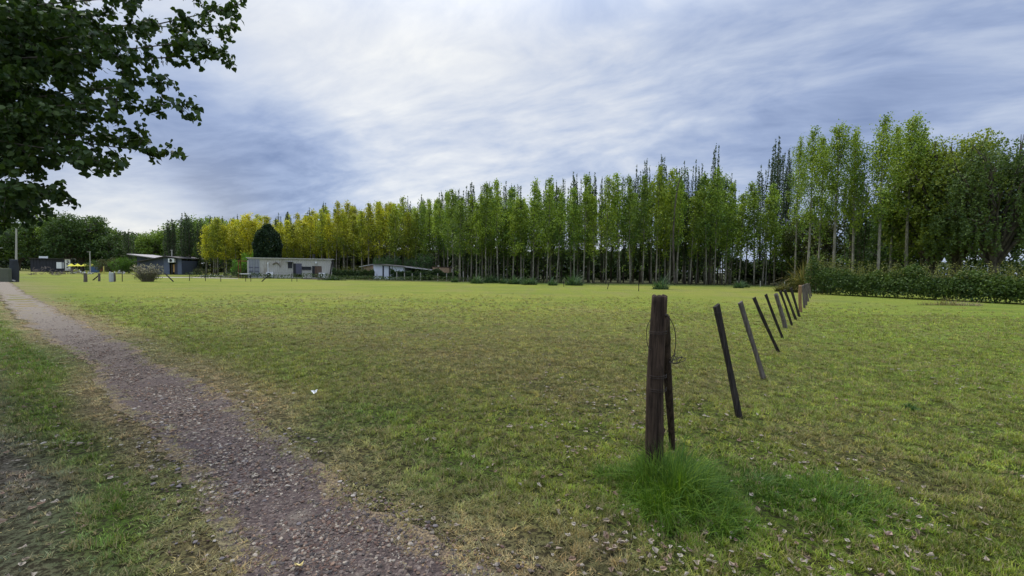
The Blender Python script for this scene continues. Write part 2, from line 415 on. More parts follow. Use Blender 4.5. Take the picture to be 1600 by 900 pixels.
# ------------------------------------------------------------------ scatter by geometry nodes (stuff only)
def scatter(name, P, scl, rotz, tilt, idx, cols, sources, kindlabel, cat=None):
    me = bpy.data.meshes.new(name)
    me.vertices.add(len(P)); me.vertices.foreach_set('co', np.asarray(P, np.float32).ravel())
    a = me.attributes.new('scl', 'FLOAT_VECTOR', 'POINT'); a.data.foreach_set('vector', np.asarray(scl, np.float32).ravel())
    r = np.zeros((len(P), 3), np.float32); r[:, 2] = rotz; r[:, 0] = tilt
    a = me.attributes.new('rot', 'FLOAT_VECTOR', 'POINT'); a.data.foreach_set('vector', r.ravel())
    a = me.attributes.new('idx', 'INT', 'POINT'); a.data.foreach_set('value', np.asarray(idx, np.int32))
    a = me.attributes.new('itint', 'FLOAT_COLOR', 'POINT'); a.data.foreach_set('color', np.c_[cols, np.ones(len(cols))].astype(np.float32).ravel())
    o = link(name, me)
    srcc = bpy.data.collections.new(name + '_source')
    for i, (sm) in enumerate(sources):
        srcc.objects.link(bpy.data.objects.new('%s_source_%02d' % (name, i), sm))
    ng = bpy.data.node_groups.new(name, 'GeometryNodeTree')
    ng.interface.new_socket('Geometry', in_out='INPUT', socket_type='NodeSocketGeometry')
    ng.interface.new_socket('Geometry', in_out='OUTPUT', socket_type='NodeSocketGeometry')
    N = ng.nodes; L = ng.links
    gi = N.new('NodeGroupInput'); go = N.new('NodeGroupOutput')
    ci = N.new('GeometryNodeCollectionInfo'); ci.inputs[0].default_value = srcc
    ci.inputs['Separate Children'].default_value = True; ci.inputs['Reset Children'].default_value = True
    ip = N.new('GeometryNodeInstanceOnPoints'); ip.inputs['Pick Instance'].default_value = True
    def attr(nm, ty):
        nd = N.new('GeometryNodeInputNamedAttribute'); nd.data_type = ty; nd.inputs['Name'].default_value = nm
        return [s for s in nd.outputs if s.enabled and s.name == 'Attribute'][0]
    m2p = N.new('GeometryNodeMeshToPoints')
    L.new(gi.outputs[0], m2p.inputs[0])
    L.new(m2p.outputs[0], ip.inputs['Points']); L.new(ci.outputs[0], ip.inputs['Instance'])
    L.new(attr('idx', 'INT'), ip.inputs['Instance Index'])
    L.new(attr('rot', 'FLOAT_VECTOR'), ip.inputs['Rotation'])
    L.new(attr('scl', 'FLOAT_VECTOR'), ip.inputs['Scale'])
    L.new(ip.outputs[0], go.inputs[0])
    md = o.modifiers.new('scatter', 'NODES'); md.node_group = ng
    tag(o, kindlabel, cat, None, 'stuff')
    return o

def inst_mat(name, trans=.25, rough=.7, tipc=None):
    def b(t):
        c = t.n('ShaderNodeAttribute', attribute_name='itint', attribute_type='INSTANCER').outputs['Color']
        vr = t.n('ShaderNodeAttribute', attribute_name='vari').outputs['Fac']
        c1 = t.mix(1.0, c, rgb(.72, .78, .9), 'MULTIPLY'); c2 = t.mix(1.0, c, rgb(1.75, 1.6, 1.3), 'MULTIPLY')
        cc = t.mix(vr, c1, c2)
        if tipc: cc = t.mix(t.m('GREATER_THAN', vr, tipc), cc, rgb(.28, .24, .11))
        d = bsdf(t, cc, rough, spec=.25)
        if trans <= 0: return d
        tr = t.n('ShaderNodeBsdfTranslucent', {0: cc})
        return t.n('ShaderNodeMixShader', {0: trans, 1: d.outputs[0], 2: tr.outputs[0]})
    return mat(name, b)
M_GRASS = inst_mat('grass_blade', .3, .6, .86)
M_GRASS_LONG = inst_mat('long_grass_blade', .3, .6, .95)
M_STONE = inst_mat('gravel_stone', 0, .8)

def tuft(nblades, rad, h, wd, seed, lean=.5, segs=2):
    g = np.random.default_rng(seed)
    Vs = []; Fs = []; va = []
    o = 0
    for i in range(nblades):
        a = g.uniform(0, 2 * PI); r = rad * math.sqrt(g.uniform())
        p = np.array([r * math.cos(a), r * math.sin(a), -.004])
        az = g.uniform(0, 2 * PI); l = g.uniform(.1, lean * 2)
        hh = h * g.uniform(.55, 1.25); d = np.array([math.cos(az), math.sin(az), 0]); sdv = np.array([-math.sin(az), math.cos(az), 0])
        ww = wd * g.uniform(.7, 1.3)
        pts = []
        for k in range(segs + 1):
            q = k / segs
            c = p + d * (l * hh * q ** 1.7) + np.array([0, 0, hh * q * (1 - .18 * l * q)])
            wk = ww * (1 - q) ** .6
            if k < segs: Vs += [c - sdv * wk / 2, c + sdv * wk / 2]
            else: Vs.append(c)
        for k in range(segs - 1): Fs.append((o + 2 * k, o + 2 * k + 1, o + 2 * k + 3, o + 2 * k + 2)); va.append(0)
        e = o + 2 * (segs - 1)
        Fs.append((e, e + 1, e + 2)); n_ = segs
        vv = g.uniform()
        va = va[:-(segs - 1)] if segs > 1 else va
        va += [vv] * segs
        o += 2 * segs + 1
    quads = np.array([f for f in Fs if len(f) == 4]).reshape(-1, 4); tris = np.array([f for f in Fs if len(f) == 3]).reshape(-1, 3)
    vq = [v for f, v in zip(Fs, va) if len(f) == 4]; vt = [v for f, v in zip(Fs, va) if len(f) == 3]
    return np_mesh('tuft', np.array(Vs), [quads, tris], vari=vq + vt)

def wedge(n, d0, d1, margin):
    """random spots between distances d0 and d1, wider than the view"""
    y = RNG.uniform(d0, d1, n * 1); y = np.sqrt(RNG.uniform(d0 ** 2, d1 ** 2, n)) if d0 > 0 else y
    x = RNG.uniform(-1, 1, n) * (1.32 * y + margin)
    return x, y
fx, fy = [], []; fs = []
for d0, d1, dens, sc in ((1.0, 3.4, 1500, .78), (3.4, 6, 850, .92), (6, 10, 380, 1.2), (10, 17, 120, 1.65), (17, 30, 26, 2.5)):
    area = (1.32 * (d0 + d1) + 3.0) * (d1 - d0)
    x, y = wedge(int(area * dens), d0, d1, 1.5); fx.append(x); fy.append(y); fs.append(np.full(len(x), sc))
fx = np.concatenate(fx); fy = np.concatenate(fy); fs = np.concatenate(fs)
td, tr_, tl_ = track_d(fx, fy); rd = rut_d(fx, fy)
b = fbm(fx, fy, .45, 90, 3); b2 = fbm(fx, fy, 1.6, 95, 3)
dens = np.clip(.35 + 1.1 * (b * .6 + b2 * .4), 0, 1)
cl = vn(fx, fy, .085, 97)
dens = dens * (.12 + 1.35 * sstep(cl * .65 + .35 * vn(fx, fy, .22, 96), .25, .68))
dens = np.where(td < 0, .85 * sstep(td, -.30, .0) ** 1.5 * sstep(vn(fx, fy, .15, 98), .2, .6), np.where(td < .5, dens * (.6 + .8 * td), dens))
dens = np.where(rd < .1, dens * .22, dens)
dens = dens * (1 - sstep(np.hypot(fx * .8, fy), 15, 30))
keep = RNG.uniform(size=len(fx)) < dens
fx, fy, fs, td, rd, b = fx[keep], fy[keep], fs[keep], td[keep], rd[keep], b[keep]
c = tint(fx, fy)
lush = np.clip((c[:, 1] - c[:, 0]) / .06, 0, 1.3)
clv = vn(fx, fy, .11, 99)
c = c * (.58 + .9 * clv)[:, None] * RNG.uniform(.55, 1.6, (len(fx), 1)) * np.stack([RNG.uniform(.85, 1.25, len(fx)), np.ones(len(fx)), np.ones(len(fx))], 1)
straw = RNG.uniform(size=len(fx)) < .10
c[straw] = C_TAN * RNG.uniform(.7, 1.15, (straw.sum(), 1))
hs = fs * (.30 + .55 * b + .75 * vn(fx, fy, .085, 97) + .35 * lush) * np.where(td < .35, .6, 1) * np.where(rd < .1, .6, 1) * RNG.uniform(.7, 1.3, len(fx)) / np.sqrt(fs)
P = np.stack([fx, fy, hgt(fx, fy)], 1)
srcs = []
for i in range(6):
    m_ = tuft(13, .028, .036, .0060, 100 + i, lean=1.05); m_.materials.append(M_GRASS); srcs.append(m_)
scatter('turf_grass', P, np.stack([fs, fs, hs], 1), RNG.uniform(0, 6.28, len(P)), RNG.normal(0, .12, len(P)), RNG.integers(0, 6, len(P)), c, srcs,
        'short mown grass covering the whole field, green with dry straw-coloured blades', 'grass')
print('tufts', len(P))

# gravel stones
def stone_mesh(seed, flat=.6):
    bm = bmesh.new(); bmesh.ops.create_icosphere(bm, subdivisions=1, radius=1)
    g = np.random.default_rng(seed)
    for v in bm.verts:
        v.co *= g.uniform(.72, 1.2); v.co.z *= flat; v.co.x *= 1.15
    me = bpy.data.meshes.new('stone'); bm.to_mesh(me); bm.free()
    a = me.attributes.new('vari', 'FLOAT', 'FACE'); a.data.foreach_set('value', g.uniform(.2, .8, len(me.polygons)).astype(np.float32))
    return me
n = 60000
s_ = np.abs(RNG.exponential(4.2, n)) + .2; s_ = np.clip(s_, 0, 24)
l_, r_ = track_edges(s_); u_ = np.clip(RNG.normal(.52, .27, n), -.12, 1.1)
t_ = l_ + (r_ - l_) * u_
px, py = xy(s_, t_)
ok = (RNG.uniform(size=n) < .18 + 1.1 * sstep(fbm(px, py, .5, 200, 3), .35, .7) * (1 - .65 * np.abs(u_ - .5) ** 2 * 4)) & (py > 1.2)
px, py = px[ok], py[ok]; n = len(px)
sz = np.clip(RNG.lognormal(math.log(.0044), .55, n), .002, .014) * (1 + .03 * np.hypot(px, py))
base = np.array([[.10, .080, .070], [.13, .104, .090], [.060, .052, .050], [.16, .11, .082], [.26, .225, .185], [.105, .064, .050]])[RNG.integers(0, 6, n)]
srcs = []
for i in range(5):
    m_ = stone_mesh(40 + i); m_.materials.append(M_STONE); srcs.append(m_)
scatter('gravel', np.stack([px, py, hgt(px, py) + .006 + sz * .2], 1), np.stack([sz, sz, sz], 1), RNG.uniform(0, 6.28, n), RNG.normal(0, .2, n), RNG.integers(0, 5, n),
        base * RNG.uniform(.5, 1.15, (n, 1)), srcs, 'loose grey and reddish gravel chips spread over the narrow track', 'gravel')

# a few dozen stones one can pick out
M_ROCK = plain('picked_stone', (.15, .13, .125), .85, .3, 30, .3)
M_ROCK2 = plain('pale_stone', (.34, .30, .25), .85, .2, 30, .3)
rock_meshes = []
for i in range(6):
    m_ = stone_mesh(70 + i, .55); m_.materials.append(M_ROCK2 if i == 5 else M_ROCK); rock_meshes.append(m_)
for i in range(110):
    s0 = random.uniform(.9, 7) ; l0, r0 = track_edges(s0); t0 = random.uniform(l0 - .1, r0 + .15)
    x0, y0 = xy(s0, t0)
    if y0 < 1.6: continue
    k = random.randrange(6)
    o = link('stone', rock_meshes[k]); z = random.uniform(.008, .017) * (1 + .05 * s0)
    o.location = (x0, y0, float(hgt(x0, y0)) + .006 + z * .2); o.scale = (z, z, z); o.rotation_euler = (0, 0, random.uniform(0, 6.28))
    tag(o, 'pale tan pebble lying loose on the grey gravel of the track' if k == 5 else ('thumb-sized dark grey pebble on the wide near end of the track' if y0 < 2.6 else 'dark grey pebble on the narrower stretch of the track further up'), 'stone', 'pale pebbles on the track' if k == 5 else ('dark pebbles near' if y0 < 2.6 else 'dark pebbles further up'))

# ------------------------------------------------------------------ fallen leaves
def leaf_outline(curl, seed):
    g = np.random.default_rng(seed)
    prof = [(-.5, 0), (-.40, .22), (-.2, .36), (.05, .30), (.28, .17), (.55, 0)]
    up = [(a + g.normal(0, .02), b_ * g.uniform(.6, 1.3)) for a, b_ in prof]; n = len(prof)
    V = []; cz = lambda a, b_: curl * (b_ * b_ * 1.6 + (a * a) * .8 * g.uniform(.4, 1.4))
    for a, b_ in up: V.append((a, 0, cz(a, 0) * .5))
    for a, b_ in up[1:-1]: V.append((a, b_, cz(a, b_)))
    for a, b_ in up[1:-1]: V.append((a, -b_, cz(a, b_) * g.uniform(.3, 1.2)))
    Fs = []
    L_ = [n + i for i in range(n - 2)]; R_ = [n + n - 2 + i for i in range(n - 2)]
    for side in (L_, R_):
        Fs.append((0, 1, side[0])); Fs.append((n - 2, n - 1, side[-1]))
        for i in range(n - 3): Fs.append((i + 1, i + 2, side[i + 1])); Fs.append((i + 1, side[i + 1], side[i]))
    return np.array(V), np.array(Fs)
def litter_mat(t):
    r = t.n('ShaderNodeObjectInfo').outputs['Random']
    vr = t.n('ShaderNodeAttribute', attribute_name='vari').outputs['Fac']
    c = t.ramp(t.m('FRACT', t.m('ADD', r, vr)), [(0, (.20, .15, .10)), (.3, (.34, .29, .22)), (.5, (.44, .39, .31)), (.7, (.36, .29, .22)), (.85, (.28, .18, .12)), (1, (.14, .11, .08))])
    n_ = t.noise(t.n('ShaderNodeTexCoord').outputs['Object'], 5, 4)
    c = t.mix(t.mr(n_, .5, .7, 0, .4), c, rgb(.20, .14, .10))
    d = bsdf(t, c, .75, spec=.2)
    tr = t.n('ShaderNodeBsdfTranslucent', {0: c})
    return t.n('ShaderNodeMixShader', {0: .15, 1: d.outputs[0], 2: tr.outputs[0]})
M_LITTER = mat('dry_leaf', litter_mat)
leaf_ms = []
for i in range(6):
    V, Fs = leaf_outline(random.uniform(.5, 1.7), i); m_ = np_mesh('fallen_leaf', V, Fs, vari=np.full(len(Fs), i * .13)); m_.materials.append(M_LITTER); leaf_ms.append(m_)
spots = []
def clump(px, py, spread, k, where, grp):
    c = G(px, py)
    for _ in range(k): spots.append((c[0] + random.gauss(0, spread), c[1] + random.gauss(0, spread), where, grp))
clump(985, 862, .17, 60, 'dry pale leaf in the heap of leaves left of the long grass clump', 'leaves heaped beside the grass clump')
clump(1420, 865, .5, 30, 'curled pale dry leaf on the grass in the bottom right corner', 'leaves in the bottom right corner')
clump(1280, 850, .35, 14, 'dry leaf at the foot of the bright green grass patch', 'leaves below the green grass patch')
clump(870, 790, .4, 22, 'dry leaf scattered on the turf left of the weathered corner post', 'leaves left of the corner post')
clump(700, 720, .6, 20, 'dry leaf scattered on the green verge right of the gravel track', 'leaves on the verge of the track')
clump(160, 780, .5, 22, 'dry leaf on the grass strip left of the gravel track', 'leaves on the strip left of the track')
clump(1300, 650, 1.2, 24, 'pale leaf lying on the mown grass right of the leaning fence stakes', 'leaves on the right paddock')
clump(450, 640, .8, 16, 'pale leaf on the turf beyond the right edge of the track', 'leaves beyond the track')
for x0, y0, where, grp in spots:
    if y0 < 1.7: continue
    o = link('fallen_leaf', random.choice(leaf_ms)); z = random.uniform(.018, .042) * (1 + .05 * y0)
    o.location = (x0, y0, float(hgt(x0, y0)) + random.uniform(.016, .034)); o.scale = (z, z, z)
    o.rotation_euler = (random.gauss(0, .35), random.gauss(0, .35), random.uniform(0, 6.28)); tag(o, where, 'leaf', grp)
# single marked ones
for px, py, s0, lab in ((1332, 780, .085, 'large curled brown leaf lying in the bright green grass patch'), (1388, 842, .08, 'large pinkish dry leaf below the green grass patch'),
                        (466, 884, .06, 'yellow leaf standing out on the gravel at the bottom of the track'), (492, 618, .10, 'white crumpled leaf on the green verge beyond the track')):
    x0, y0 = G(px, py); o = link('fallen_leaf', leaf_ms[2].copy()); 
    o.data.materials.clear(); o.data.materials.append(plain('marked_leaf', {466: (.62, .5, .2), 492: (.75, .75, .72)}.get(px, (.36, .25, .2)), .7, .15, 4))
    o.scale = (s0,) * 3; o.location = (x0, y0, float(hgt(x0, y0)) + .03); o.rotation_euler = (.2, .1, px * .1); tag(o, lab, 'leaf')
n = 8500
y = np.abs(RNG.exponential(5.0, n)) + 1.4; x = RNG.uniform(-1.25, 1.25, n) * (y + 1.2)
ok = (RNG.uniform(size=n) < sstep(fbm(x, y, 1.1, 300, 4), .42, .66)) & (y < 28)
x, y = x[ok], y[ok]; V = []; Fs = []; vv = []
for k in range(len(x)):
    v, f = leaf_outline(.6, k % 40); v = v[:]; s0 = RNG.uniform(.018, .042) * (1 + .05 * y[k]); a = RNG.uniform(0, 6.28); ti = RNG.normal(0, .35)
    v = v * s0; v = np.c_[v[:, 0], v[:, 1] * math.cos(ti) - v[:, 2] * math.sin(ti), v[:, 1] * math.sin(ti) + v[:, 2] * math.cos(ti)]
    v = np.c_[v[:, 0] * math.cos(a) - v[:, 1] * math.sin(a), v[:, 0] * math.sin(a) + v[:, 1] * math.cos(a), v[:, 2]]
    V.append(v + np.array([x[k], y[k], float(hgt(x[k:k + 1], y[k:k + 1])[0]) + .022])); Fs.append(f + k * len(v)); vv += [RNG.uniform()] * len(f)
lm = np_mesh('leaf_litter', np.concatenate(V), np.concatenate(Fs), vari=vv); lm.materials.append(M_LITTER)
tag(link('leaf_litter', lm), 'scattered small bits of dry leaf strewn over turf and track', 'leaf litter', None, 'stuff')

# ------------------------------------------------------------------ long grass at the corner post
def long_grass(cx, cy, rx, ry, n, h, seed, wd=.004):
    g = np.random.default_rng(seed)
    a = g.uniform(0, 2 * PI, n); r = np.sqrt(g.uniform(0, 1, n)) ** 1.1
    rag = .72 + .62 * vn(a * 1.9 + seed, a * 0, 1, seed + 5)
    x = cx + rx * r * rag * np.cos(a); y = cy + ry * r * rag * np.sin(a)
    hh = h * g.uniform(.5, 1.2, n) * (1.12 - .86 * r ** 1.2) * (.38 + 1.15 * vn(x, y, .10 if rx < 1 else .5, seed))
    az = np.arctan2(y - cy, x - cx) + g.normal(0, 1.0, n); l = g.uniform(.1, 1.5, n)
    d = np.stack([np.cos(az), np.sin(az), np.zeros(n)], 1); sdv = np.stack([-np.sin(az + .4), np.cos(az + .4), np.zeros(n)], 1)
    base = np.stack([x, y, hgt(x, y) - .01], 1); segs = 5; Vs = []
    ww = wd * g.uniform(.6, 2.0, n)
    for k in range(segs + 1):
        q = k / segs
        drop = np.maximum(0, l - .55) * .95
        c = base + d * (l * hh * q ** 1.8)[:, None]; c[:, 2] += hh * (q - drop * q ** 3 * .9)
        if k < segs: wk = (ww * (1 - q) ** .5)[:, None]; Vs += [c - sdv * wk / 2, c + sdv * wk / 2]
        else: Vs.append(c)
    V = np.stack(Vs, 1).reshape(-1, 3); st_ = 2 * segs + 1; o = np.arange(n) * st_
    qs = np.concatenate([np.stack([o + 2 * k, o + 2 * k + 1, o + 2 * k + 3, o + 2 * k + 2], 1) for k in range(segs - 1)])
    ts = np.stack([o + 2 * segs - 2, o + 2 * segs - 1, o + 2 * segs], 1); vr = g.uniform(0, 1, n)
    return np_mesh('long_grass', V, [qs, ts], vari=np.concatenate([np.tile(vr, segs - 1), vr]))
M_FOL = foliage('leaves', .25)
M_FOLG = foliage('long_grass', .3, True)
cx, cy = G(1052, 778)
o = link('grass_clump', long_grass(cx, cy + .05, .44, .50, 5000, .30, 1, .0034), None, M_FOLG); o.color = (.085, .165, .014, 1)
tag(o, 'tall bright green grass clump growing round the foot of the corner post', 'grass clump')
cx, cy = G(1290, 780)
o = link('grass_clump', long_grass(cx, cy, .60, .42, 3000, .12, 2), None, M_FOLG); o.color = (.085, .16, .015, 1)
tag(o, 'low lush green grass patch right of the corner post clump', 'grass clump')
cx, cy = G(1422, 640)
o = link('grass_clump', long_grass(cx, cy, .12, .1, 160, .12, 3, .007), None, M_FOLG); o.color = (.03, .09, .02, 1)
tag(o, 'small dark green weed tuft alone on the right paddock', 'weed')
cx, cy = G(1185, 760)
o = link('grass_clump', long_grass(cx, cy, .34, .26, 900, .09, 4), None, M_FOLG); o.color = (.065, .13, .018, 1)
tag(o, 'thin low green grass joining the tall clump to the low patch', 'grass clump')

# ------------------------------------------------------------------ fence
def wood_mat(name, c0, c1, scale=14):
    def b(t):
        tcx = t.n('ShaderNodeTexCoord').outputs['Object']
        v = t.v('MULTIPLY', tcx, (1, 1, .06))
        n1 = t.noise(v, scale * 3, 6, .7, .3); n2 = t.noise(tcx, 7, 4, .6)
        c = t.mix(t.mr(n1, .35, .65), c0, c1)
        c = t.mix(t.m('MULTIPLY', t.mr(n2, .5, .7), .5), c, t.mix(1.0, c, rgb(.5, .48, .45), 'MULTIPLY'))
        nb = t.n('ShaderNodeBump', {'Strength': .8, 'Distance': .01, 'Height': n1})
        return bsdf(t, c, .85, nb.outputs[0], spec=.2)
    return mat(name, b)
M_POST = wood_mat('weathered_post', rgb(.016, .010, .007), rgb(.072, .048, .033))
M_STAKE = wood_mat('dark_stake', rgb(.014, .012, .011), rgb(.048, .040, .034))
M_STAKEG = wood_mat('grey_stake', rgb(.07, .058, .05), rgb(.16, .14, .12))
M_STAKEO = wood_mat('tan_stake', rgb(.17, .10, .05), rgb(.30, .19, .10))
M_WIRE = plain('rusty_wire', (.045, .035, .03), .6, .3, 40, .1, metal=.4)

def round_post(p0, p1, r0, r1, name, m, parent, seed, nseg=26, nr=28, rough=.06, knots=()):
    """irregular log between two points with cracks"""
    p0 = Vector(p0); p1 = Vector(p1); ax = (p1 - p0); L = ax.length; ax.normalize()
    X = ax.orthogonal().normalized(); Y = ax.cross(X)
    th = np.linspace(0, 2 * PI, nr, endpoint=False); V = []
    cr = [(random.Random(seed + i).uniform(0, 2 * PI), random.Random(seed + 50 + i).uniform(.02, .05)) for i in range(5)]
    for i in range(nseg + 1):
        q = i / nseg; r = r0 + (r1 - r0) * q
        off = X * (.012 * math.sin(q * 5 + seed)) + Y * (.01 * math.sin(q * 4 + seed * 2))
        for k, a in enumerate(th):
            rr = r * (1 + rough * (float(vn(a * 2.2 + seed, q * 3, 1, seed)) - .5) * 2 + .05 * math.sin(2 * a + seed))
            for ca, cw in cr:
                dd = abs((a - ca - .15 * math.sin(q * 3) + PI) % (2 * PI) - PI)
                if dd < .2: rr -= r * .16 * (1 - dd / .2)
            for kq, ka, ks in knots:
                dk = ((q - kq) * L / r / ks) ** 2 + (((a - ka + PI) % (2 * PI) - PI) / ks) ** 2
                rr += r * .28 * math.exp(-dk * 1.5)
            e = 0
            if i == nseg: e = (float(vn(a * 3, seed, 1, seed + 3)) - .5) * r * .35
            V.append(p0 + ax * (L * q + e) + off + (X * math.cos(a) + Y * math.sin(a)) * rr)
    Fs = [(i * nr + k, i * nr + (k + 1) % nr, (i + 1) * nr + (k + 1) % nr, (i + 1) * nr + k) for i in range(nseg) for k in range(nr)]
    # worn top: inner ring + centre
    o = len(V); tr = nseg * nr
    for k in range(nr): c0 = p0 + ax * L; V.append(c0 + (V[tr + k] - c0) * .72 + ax * (.004 + .012 * random.Random(seed * 9 + k).random()))
    V.append(p0 + ax * (L - .012))
    for k in range(nr):
        j = (k + 1) % nr; Fs.append((tr + k, tr + j, o + j, o + k)); Fs.append((o + k, o + j, o + nr))
    me = bpy.data.meshes.new(name); me.from_pydata([tuple(v) for v in V], [], Fs); me.update()
    me.polygons.foreach_set('use_smooth', np.array([i < nseg * nr for i in range(len(Fs))]))
    return link(name, me, parent, m)

bx, by = G(1022, 737)
D0 = by
root = empty('corner_post', (0, 0, 0), 0, 'thick weathered round corner post with wire loops, rising from the tall grass clump', 'fence post')
cbase = A(1023, 745, D0); ctop = A(1029, 463, D0)
cbase.z = -.1
round_post(cbase, ctop, .073, .057, 'post', M_POST, root, 3, 34, 36, .13, knots=((.62, 3.9, .5), (.3, 5.2, .4)))
# second slimmer post bound behind it
D1 = D0 + .13
p_low = A(1052, 640, D1 + .03); p_top = A(1039, 496, D1 - .06)
_pb = A(1050, 690, D1 + .30); _pb.z = -.08
round_post(_pb, p_top, .023, .043, 'leaning_pole', M_POST, root, 8, 22, 18, .10, knots=((.86, 4.5, .7), (.6, 1.5, .5)))
m = MB()
def rings(c0, c1, q, r, turns=2):
    c = c0.lerp(c1, q); pts = []
    for i in range(turns * 14 + 1):
        a = 2 * PI * i / 14
        pts.append(c + Vector((math.cos(a) * r + .02 * 0, math.sin(a) * r, i * .0011)))
    return pts
for q, r in ((.50, .071), (.57, .069), (.80, .064)):
    m.tube(rings(cbase, ctop, q, r + .004), .0022, 5)
ax_, ay_ = ctop.x, D0
# loop on the left, loop on the right, loose tangle
def curve(pts, n=8):
    out = []
    P_ = [Vector(p) for p in pts]
    for i in range(len(P_) - 1):
        p0 = P_[max(i - 1, 0)]; p1 = P_[i]; p2 = P_[i + 1]; p3 = P_[min(i + 2, len(P_) - 1)]
        for k in range(n):
            t = k / n
            out.append(.5 * ((2 * p1) + (p2 - p0) * t + (2 * p0 - 5 * p1 + 4 * p2 - p3) * t * t + (3 * p1 - p0 - 3 * p2 + p3) * t ** 3))
    out.append(P_[-1]); return out
m.tube(curve([A(1018, 497, D0 - .03), A(1012, 508, D0 - .02), A(1010, 522, D0), A(1012, 540, D0), A(1017, 547, D0 - .03)]), .0026, 5)
m.tube(curve([A(1040, 492, D0 - .04), A(1048, 500, D0 - .02), A(1054, 515, D0), A(1056, 535, D0 + .02), A(1053, 555, D0 + .02), A(1050, 566, D0 + .02)]), .0034, 5)
m.tube(curve([A(1045, 570, D0 + .03), A(1052, 555, D0), A(1058, 566, D0 - .02), A(1046, 566, D0 - .04), A(1060, 559, D0 + .02), A(1071, 560, D0 + .03), A(1066, 565, D0 - .02), A(1050, 567, D0 - .03), A(1056, 551, D0)]), .0030, 5)
m.tube(curve([A(1046, 560, D0), A(1055, 563, D0 - .05), A(1066, 557, D0 - .02), A(1058, 568, D0 + .02), A(1047, 564, D0 + .04)]), .0026, 5)
m.box(A(1041, 493, D0 - .05), (.02, .012, .025))
m.build('wire', M_WIRE, root, True)
def stake(pxb, pyb, pxt, pyt, wid, mm, lab, name='fence_stake', shrink=0.0, rnd=False, i=0, grp='leaning fence stakes in line'):
    x, y = G(pxb, pyb); d = y + shrink
    t = A(pxt, pyt, d)
    r = empty(name, (x, y, 0), 0, lab, 'fence stake', grp)
    p0 = Vector((x, y, -.06)); ax = (t - Vector((x, y, 0))); p0 = Vector((x, y, 0)) - ax * .06
    if rnd:
        ob = round_post(p0, t, wid / 2, wid / 2 * .85, 'stake', mm, r, 20 + i, 14, 14, .09)
    else:
        mb = MB(); n_ = 8; ang = random.uniform(-.4, .4)
        X = Vector((math.cos(ang), math.sin(ang), 0)); Y = Vector((-math.sin(ang), math.cos(ang), 0)); vs = []
        for k in range(n_ + 1):
            q = k / n_; c = p0.lerp(t, q) + X * (.008 * math.sin(q * 4 + i)) + Y * .006 * math.sin(3 * q + i)
            w0 = wid * (.5 + .04 * math.sin(q * 9 + i)); 
            for sx, sy in ((-1, -.7), (-.8, -.9), (.85, -.9), (1, -.6), (1, .7), (-.95, .75)): mb.v.append(tuple(c + X * sx * w0 + Y * sy * w0 * .8 + Vector((0, 0, (.02 * sx if k == n_ else 0)))))
        for k in range(n_):
            for j in range(6): a = k * 6 + j; b_ = k * 6 + (j + 1) % 6; mb.f.append((a, b_, b_ + 6, a + 6))
        mb.f.append(tuple(range(6))[::-1]); mb.f.append(tuple(n_ * 6 + j for j in range(6)))
        ob = mb.build('stake', mm, r)
    ob.matrix_parent_inverse = r.matrix_world.inverted() if False else Matrix.Translation((-x, -y, 0))
    # thin tie wire near the top
    c = p0.lerp(t, .93); w_ = MB(); 
    w_.tube([c + Vector((math.cos(a) * wid * .72, math.sin(a) * wid * .72, a * .003)) for a in np.linspace(0, 6.2, 10)], .0022, 4)
    wo = w_.build('tie_wire', M_WIRE, r); wo.matrix_parent_inverse = Matrix.Translation((-x, -y, 0))
    return r
SK = [(1155, 653, 1120, 477, .060, M_STAKE, 'first leaning dark stake right of the corner post, the tallest of the row', False),
      (1193, 592, 1157, 472, .062, M_STAKEG, 'second leaning stake from the corner post, greyer than its neighbours', False),
      (1217, 552, 1178, 465, .060, M_STAKE, 'third leaning stake from the corner post, thin and dark', False),
      (1223, 528, 1196, 460, .058, M_STAKE, 'fourth leaning stake from the corner post, dark and narrow', False),
      (1227, 513, 1213, 459, .115, M_STAKEG, 'thick knobbly grey post, fifth from the corner post in the leaning row', True),
      (1238, 509, 1219, 455, .060, M_STAKE, 'thin dark stake just beyond the thick knobbly grey post', False),
      (1244, 501, 1226, 453, .070, M_STAKE, 'seventh stake of the leaning row, second beyond the knobbly post', False),
      (1249, 495, 1236, 450, .075, M_STAKE, 'eighth stake of the leaning row, just before the tan post', False),
      (1251, 488, 1250, 446, .13, M_STAKEO, 'thick upright tan post near the far end of the leaning fence', True)]
for i, (a, b_, c_, d_, wd_, mm, lab, rnd) in enumerate(SK): stake(a, b_, c_, d_, wd_, mm, lab, 'fence_post' if rnd else 'fence_stake', rnd=rnd, i=i)
for i, (a, b_, c_, d_) in enumerate(((1257, 482, 1254, 446), (1260, 477, 1257, 444), (1263, 471, 1259, 444), (1266, 466, 1261, 443), (1268, 463, 1264, 443))):
    stake(a, b_, c_, d_, .085, M_STAKEG, 'slim grey leaning stake at the far end of the fence, beside the hedge', i=i + 30, grp='far grey stakes by the hedge')

# ------------------------------------------------------------------ trees
def bark_mat(name, c0, c1):
    def b(t):
        tcx = t.n('ShaderNodeTexCoord').outputs['Object']
        n1 = t.noise(t.v('MULTIPLY', tcx, (1, 1, .35)), 5, 5, .65)
        n2 = t.noise(t.v('MULTIPLY', tcx, (1, 1, .1)), 22, 4, .7)
        c = t.mix(t.mr(n1, .38, .62), c0, c1)
        c = t.mix(t.mr(n2, .55, .7, 0, .6), c, rgb(.06, .05, .04))
        return bsdf(t, c, .85, t.n('ShaderNodeBump', {'Strength': .5, 'Distance': .03, 'Height': n2}).outputs[0], spec=.15)
    return mat(name, b)
M_BARKP = bark_mat('pale_bark', rgb(.13, .12, .09), rgb(.27, .25, .20))
M_BARKD = bark_mat('dark_bark', rgb(.06, .05, .04), rgb(.13, .11, .09))

